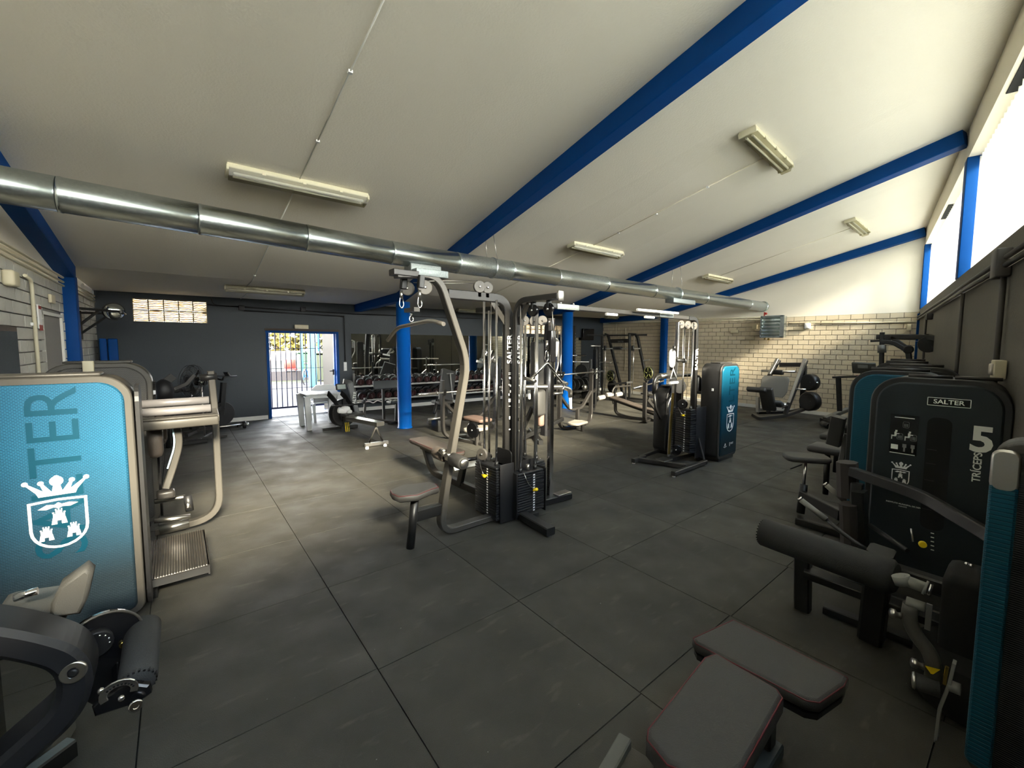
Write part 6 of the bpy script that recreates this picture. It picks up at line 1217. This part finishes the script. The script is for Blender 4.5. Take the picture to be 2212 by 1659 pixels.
# exercise bikes, fan and pole on the left
def bike(loc, rz, label):
    t = T('exercise_bike', label, 'exercise bike', loc, rz, 'exercise bikes')
    TP(t, 'floor_bar', M().bar([(-.25, -.5, .05), (.25, -.5, .05)], .05, .05), 'grey_steel'); TP(t, 'floor_bar', M().bar([(-.25, .5, .05), (.25, .5, .05)], .05, .05), 'grey_steel'); TP(t, 'spine', M().bar([(0, -.5, .06), (0, .5, .06)], .06, .05), 'grey_steel')
    TP(t, 'flywheel', M().disc((0, .32, .32), (1, 0, 0), .24, .05, 28), 'black_matt'); TP(t, 'body', M().bar([(0, -.22, .1), (0, -.18, .72)], .09, .08), 'black_steel'); TP(t, 'body', M().bar([(0, .3, .3), (0, .38, .95)], .09, .08), 'black_steel'); TP(t, 'body', M().bar([(0, -.2, .35), (0, .35, .45)], .08, .10), 'black_matt')
    TP(t, 'saddle', M().box((0, -.22, .86), (.18, .27, .06), bev=.025), 'vinyl'); TP(t, 'seat_tube', M().cyl((0, -.2, .6), (0, -.22, .85), .018), 'chrome')
    TP(t, 'handlebar', M().tube([(-.2, .52, 1.08), (-.22, .25, 1.08), (0, .36, 1.0), (.22, .25, 1.08), (.2, .52, 1.08)], .018, .05), 'black_plastic'); TP(t, 'crank', M().tube([(-.16, .02, .22), (-.08, .02, .22), (-.08, 0, .35), (.08, 0, .35), (.08, -.02, .48), (.16, -.02, .48)], .013), 'satin'); TP(t, 'monitor', M().box((0, .45, 1.12), (.14, .03, .1), rot=(.5, 0, 0), bev=.01), 'black_plastic')
bike((-.30, 10.3, 0), 1.2, 'black exercise bike behind the left weight towers, by the slate wall'); bike((.38, 10.35, 0), -1.1, 'black exercise bike right of the pedestal fan')
t = T('air_bike_handle', 'bent black lever machine with silver edge before the pedestal fan', 'exercise machine', (.0, 9.2, 0), world=True)
TP(t, 'lever', M().bar([U(357, 848, 1, 9.2), U(402, 830, 1, 9.2), U(420, 810, 1, 9.2)], .06, .05, .04, up=(0, 1, 0)), 'grey_steel'); TP(t, 'saddle', M().bar([U(335, 843, 1, 9.2), U(375, 812, 1, 9.2)], .12, .05, up=(0, 1, 0)), 'vinyl'); TP(t, 'body', M().lathe(U(355, 862, 1, 9.2), (0, 0, 1), [(0, .12), (.15, .14), (.28, .10), (.33, .03)], 18), 'black_matt'); TP(t, 'post', M().cyl((-.17, 9.2, 0), (-.17, 9.2, .75), .04), 'black_steel'); TP(t, 'base', M().bar([(-.6, 9.2, .04), (.35, 9.25, .04)], .07, .06, up=(0, 0, 1)), 'black_steel')
t = T('pedestal_fan', 'black pedestal fan with round cage by the slate wall', 'fan', (.34, 9.75, 0), world=True)
c = V((.19, 9.55, 1.08)); n_ = V((-.85, -.5, .12)).normalized(); s_, u_ = perp(n_)
g = M(); 
for rr_, off in ((.29, 0), (.28, .05), (.28, -.05), (.19, .075), (.10, .085)): g.tube([c+n_*off+(s_*math.cos(a)+u_*math.sin(a))*rr_ for a in [k*PI/14 for k in range(28)]], .004, seg=4, closed=True)
for k in range(36): a = k*PI/18; g.tube([c+n_*.09, c+n_*.07+(s_*math.cos(a)+u_*math.sin(a))*.2, c+(s_*math.cos(a)+u_*math.sin(a))*.29, c-n_*.06+(s_*math.cos(a)+u_*math.sin(a))*.15], .0025, seg=4)
TP(t, 'cage', g, 'black_plastic')['kind'] = 'stuff'; g = M()
for k in range(3):
    a = k*2*PI/3; q_ = s_*math.cos(a)+u_*math.sin(a); w_2 = s_*math.cos(a+.7)+u_*math.sin(a+.7); g.add([c+q_*.03, c+q_*.24-n_*.02, c+(q_+w_2).normalized()*.25, c+w_2*.10+n_*.02], [(0, 1, 2, 3)])
TP(t, 'blades', g, 'black_plastic'); TP(t, 'motor', M().lathe(c-n_*.06, -n_, [(0, .05), (.02, .075), (.16, .07), (.2, .04)], 20), 'gloss_black'); TP(t, 'motor_ring', M().lathe(c-n_*.14+s_*0, (.3, -1, 0), [(.07, .03), (.085, .02), (.086, .01)], 14), 'satin')
TP(t, 'pole', M().cyl((.34, 9.7, .03), (.32, 9.64, 1.02), .014, 10), 'satin'); TP(t, 'cross_foot', M().bar([U(400, 952, 2, .03), U(490, 941, 2, .03)], .06, .04, up=(0, 0, 1)), 'grey_steel'); TP(t, 'cross_foot', M().bar([U(430, 950, 2, .03), U(455, 935, 2, .03)], .06, .04, up=(0, 0, 1)), 'grey_steel')
t = T('floor_bar', 'thin silver bar with a round black end lying along the slate wall', 'bar', (.5, 10.7, 0), world=True)
a, b = U(430, 926, 2, .07), U(528, 917, 2, .07); TP(t, 'bar', M().cyl(a, b, .022, 10), 'satin'); TP(t, 'wheel', M().disc(b, b-a, .075, .06, 18), 'black_plastic'); TP(t, 'hub', M().disc(b+(b-a).normalized()*.05, b-a, .035, .05, 14), 'satin')

# middle: parts of the teal machine between its two towers
t = T('dark_tower', 'black weight tower with rounded shoulder behind the second cable tower', 'exercise machine', (6.2, 3.9, 0), world=True)
mx = TR(6.24, 3.74, 0); shroud(t, mx, .46, 1.10, .24, 'black_panel', r=.2, rim='black_soft')
TP(t, 'link_beam', M().bar([(6.35, 4.0, .64), (6.62, 3.34, .64)], .08, .16, up=(0, 0, 1)), 'black_steel'); TP(t, 'curved_arm', M().tube([U(1441, 892, 1, 3.68), U(1444, 868, 1, 3.68), U(1456, 848, 1, 3.68)], .012, .08), 'satin')
def Tm(px, py, y=3.6): return U(px, py, 1, y)
t = T('arm_curl_seat', 'black padded arm and seat between the cable tower and the teal tower', 'exercise machine', (6.6, 3.9, 0), world=True)
TP(t, 'arm_tube', M().tube([Tm(1412, 850), Tm(1413, 822), Tm(1420, 812), Tm(1500, 810), Tm(1512, 815), Tm(1512, 845)], .025, .06, 10), 'black_steel'); TP(t, 'grip', M().cyl(Tm(1507, 815), Tm(1505, 844), .024, 10), 'white_foam'); TP(t, 'pad_roll', M().cyl(Tm(1424, 813), Tm(1446, 811), .045, 14), 'satin'); TP(t, 'arm_pad', M().box(Tm(1522, 827), (.28, .2, .17), bev=.05), 'vinyl')
TP(t, 'seat', M().box(Tm(1520, 845), (.34, .3, .05), rot=(0, -.1, 0), bev=.02), 'vinyl'); TP(t, 'seat_post', M().bar([Tm(1521, 850), Tm(1521, 874)], .08, .08), 'black_steel'); TP(t, 'rail', M().bar([Tm(1500, 876), Tm(1540, 880)], .12, .03, up=(0, 0, 1)), 'white_plastic'); TP(t, 'base_post', M().bar([Tm(1521, 880), (Tm(1521, 880).x, 3.6, 0)], .1, .1), 'black_steel')
TP(t, 'lower_arm', M().bar([Tm(1540, 920), Tm(1512, 950), Tm(1518, 965)], .06, .05, .03), 'black_steel'); TP(t, 'lower_roller', M().cyl(Tm(1512, 955), Tm(1528, 962), .05, 12), 'vinyl'); TP(t, 'pin', M().cyl(Tm(1495, 942), Tm(1520, 937), .01, 8), 'satin')
TP(t, 'upright_arm', M().tube([Tm(1413, 850), Tm(1416, 880), Tm(1426, 905)], .02), 'black_steel'); TP(t, 'disc', M().disc(Tm(1468, 835), (.5, 1, 0), .11, .03, 22), 'black_plastic')
# low machines on the floor behind the cable tower (left of the far column)
t = T('leg_bench', 'low bench with silver plates and blue disc before the far blue column', 'bench', (10.5, 6.8, 0), world=True)
TP(t, 'weight_plate', M().disc(U(1409, 835, 0, 10.6), (1, -.3, 0), .21, .05, 24), 'blue_plate'); TP(t, 'frame', M().bar([U(1395, 858, 0, 10.5), U(1445, 858, 0, 10.5)], .06, .06, up=(0, 0, 1)), 'satin'); TP(t, 'frame', M().bar([U(1395, 868, 0, 10.3), U(1440, 872, 0, 10.3)], .06, .06, up=(0, 0, 1)), 'grey_steel'); TP(t, 'roller', M().cyl(U(1400, 850, 0, 10.4), U(1418, 850, 0, 10.4), .07, 14), 'satin'); TP(t, 'curved_tube', M().tube([U(1385, 850, 0, 10.4), U(1400, 852, 0, 10.4), U(1405, 868, 0, 10.4)], .025, .1), 'grey_steel'); TP(t, 'handle_tube', M().tube([U(1415, 862, 0, 10.4), U(1419, 825, 0, 10.4), U(1412, 822, 0, 10.4)], .018, .04), 'satin'); TP(t, 'seat', M().bar([U(1396, 820, 0, 10.9), U(1415, 818, 0, 10.9)], .25, .05, up=(0, 0, 1)), 'vinyl'); TP(t, 'base_plate', M().box((10.4, U(1415, 868, 0, 10.4).y, .08), (.3, .5, .16)), 'black_steel')

# leg press against the far wall
t = T('leg_press', 'black sled leg press with grey platform before the sunlit brick wall', 'exercise machine', (11.3, 3.9, 0), world=True)
def Lp(px, py, x=11.3): return U(px, py, 0, x)
for a, b in (((1679, 776), (1662, 808)), ((1739, 775), (1704, 870))): TP(t, 'slide_rail', M().bar([Lp(*a), Lp(*b, 11.0)], .07, .05), 'satin')
TP(t, 'rail_frame', M().bar([Lp(1741, 778, 11.5), Lp(1696, 895, 10.9)], .09, .08, up=(0, 1, 0)), 'grey_steel'); TP(t, 'rail_frame', M().bar([Lp(1683, 778, 11.5), Lp(1660, 815, 11.3), Lp(1660, 893, 11.0)], .09, .08, up=(0, 1, 0)), 'black_steel')
TP(t, 'rear_post', M().bar([Lp(1737, 790, 11.7), Lp(1733, 880, 11.9)], .12, .10, up=(0, 1, 0)), 'black_steel'); TP(t, 'top_brace', M().bar([Lp(1684, 788, 11.4), Lp(1730, 788, 11.4)], .06, .10, up=(0, 0, 1)), 'black_steel')
pp = [(-.29, -.13), (-.20, -.25), (.22, -.25), (.29, -.12), (.29, .20), (.24, .26), (-.25, .26), (-.30, .20)]; c = Lp(1672, 835, 10.9)
TP(t, 'foot_platform', M().prism(pp, .025, TR(c.x, c.y, c.z, -PI/2) @ Matrix.Rotation(-.35, 4, 'X'), e=.004), 'platform_grey')
TP(t, 'back_pad', M().box(Lp(1658, 862, 10.6), (.10, .30, .62), rot=(0, -.5, 0), bev=.03), 'vinyl'); TP(t, 'head_pad', M().box(Lp(1634, 842, 10.4), (.14, .42, .10), rot=(0, .5, 0), bev=.03), 'vinyl'); TP(t, 'seat_pad', M().box(Lp(1676, 872, 10.8), (.35, .34, .09), rot=(0, .4, 0), bev=.04), 'vinyl_grey'); TP(t, 'head_post', M().bar([Lp(1637, 858, 10.4), Lp(1637, 890, 10.4)], .07, .07), 'satin')
TP(t, 'sled_bar', M().cyl(Lp(1645, 801, 11.2), Lp(1718, 803, 11.2), .028, 12), 'satin'); TP(t, 'sled_block', M().box(Lp(1680, 804, 11.2), (.1, .25, .12), bev=.02), 'black_steel'); TP(t, 'side_peg', M().cyl(Lp(1714, 840, 11.1), Lp(1741, 842, 11.1), .024, 10), 'chrome')
TP(t, 'base_frame', M().bar([Lp(1627, 896, 10.6), Lp(1640, 904, 10.5), Lp(1695, 898, 10.9), Lp(1736, 884, 11.7)], .09, .07, .05, up=(0, 0, 1)), 'grey_steel'); TP(t, 'base_frame', M().bar([Lp(1637, 892, 10.9), Lp(1700, 890, 11.6), Lp(1736, 883, 11.8)], .07, .06, up=(0, 0, 1)), 'black_steel'); TP(t, 'calf_roller', M().cyl(Lp(1690, 872, 10.9), Lp(1696, 880, 10.9), .07, 14), 'satin')
for z_, dz_ in ((826, 0), (867, 0)):
    o = TP(t, 'weight_plate', M().disc(Lp(1750, z_, 11.7), (1, -.35, 0), .20 if z_ < 850 else .23, .20, 26), 'rubber_black'); TP(t, 'plate_peg', M().cyl(Lp(1750, z_, 11.6), Lp(1767, z_+1, 11.6), .022, 10), 'chrome')
# treadmill
t = T('treadmill', 'black treadmill with grey console, side-on before the far brick wall', 'treadmill', (11.0, 2.6, 0), world=True)
def Tr(px, py, x=10.9): return U(px, py, 0, x)
TP(t, 'deck', M().bar([(10.75, 2.85, .12), (11.5, 1.95, .16)], .62, .10, up=(0, 0, 1)), 'black_plastic'); TP(t, 'side_rail', M().bar([Tr(1782, 905, 10.8), Tr(1832, 884, 11.3)], .10, .08, up=(0, 0, 1)), 'satin_dark'); TP(t, 'belt', M().bar([(10.80, 2.80, .175), (11.5, 1.96, .215)], .45, .012, up=(0, 0, 1)), 'rubber_black')
TP(t, 'front_roller', M().cyl((10.62, 2.76, .07), (10.86, 2.96, .07), .06, 12), 'black_plastic'); TP(t, 'upright', M().bar([Tr(1814, 888), Tr(1811, 817)], .09, .06), 'black_steel'); TP(t, 'upright', M().bar([Tr(1878, 880), Tr(1876, 812)], .09, .06), 'black_steel')
TP(t, 'arm_rest', M().bar([Tr(1801, 815), Tr(1885, 812)], .22, .04, up=(0, 0, 1)), 'black_plastic'); c = Tr(1866, 795); o = TP(t, 'console', M().box(c, (.06, .40, .24), rot=(0, -.35, -.1), bev=.02), 'console_grey')
TP(t, 'screen', M().box(c+V((-.045, .01, .03)), (.01, .17, .07), rot=(0, -.35, -.1)), 'mid_grey', None, o); TP(t, 'stop_button', M().box(Tr(1856, 812), (.05, .1, .03), bev=.01), 'red'); TP(t, 'console_neck', M().bar([Tr(1866, 806), Tr(1864, 815)], .1, .06), 'black_plastic')
# tall black cable arm machine in the far right corner
t = T('corner_gantry', 'tall black machine with overhead pulley arm in the far right corner', 'exercise machine', (9.3, 1.4, 0), world=True)
def Gp(px, py, x=9.3): return U(px, py, 0, x)
g0 = Gp(2026, 800); TP(t, 'main_frame', M().bar([Gp(1893, 728), Gp(2000, 728), Gp(2031, 733), Gp(2025, 790), (9.3, g0.y, .05)], .08, .06, .2, up=(1, 0, 0), n=8), 'black_steel')
TP(t, 'front_post', M().bar([Gp(1906, 718), Gp(1904, 790), (9.3, Gp(1904, 790).y, .05)], .06, .08), 'black_steel'); TP(t, 'lever_arm', M().bar([Gp(1905, 738), Gp(1930, 740), Gp(1962, 758), Gp(1966, 790)], .07, .09, .06, up=(1, 0, 0)), 'black_matt'); TP(t, 'lever_arm', M().bar([Gp(1925, 728), Gp(1965, 755)], .06, .06), 'grey_steel'); TP(t, 'grip', M().bar([Gp(1881, 737), Gp(1925, 735)], .06, .035), 'black_plastic')
TP(t, 'pulley', M().disc(Gp(2005, 744), (1, .2, 0), .13, .05, 22), 'black_plastic'); TP(t, 'gusset', M().bar([Gp(1990, 730), Gp(2028, 765)], .04, .03), 'black_steel'); TP(t, 'joint', M().disc(Gp(1962, 755), (1, .2, 0), .07, .12, 16), 'black_steel'); TP(t, 'post_collar', M().cyl(Gp(1905, 745), Gp(1905, 762), .06, 12), 'satin_dark')
TP(t, 'inner_post', M().bar([Gp(1966, 785), (9.3, Gp(1966, 785).y, .05)], .09, .08), 'black_steel'); TP(t, 'base', M().bar([(9.3, Gp(1904, 790).y, .05), (9.3, g0.y, .05)], .08, .08, up=(0, 0, 1)), 'black_steel'); TP(t, 'top_nut', M().cyl(Gp(2001, 722), Gp(2001, 730), .03, 10), 'black_steel'); TP(t, 'cable', M().cyl(Gp(1905, 737), Gp(2000, 737), .004, 6), 'satin')
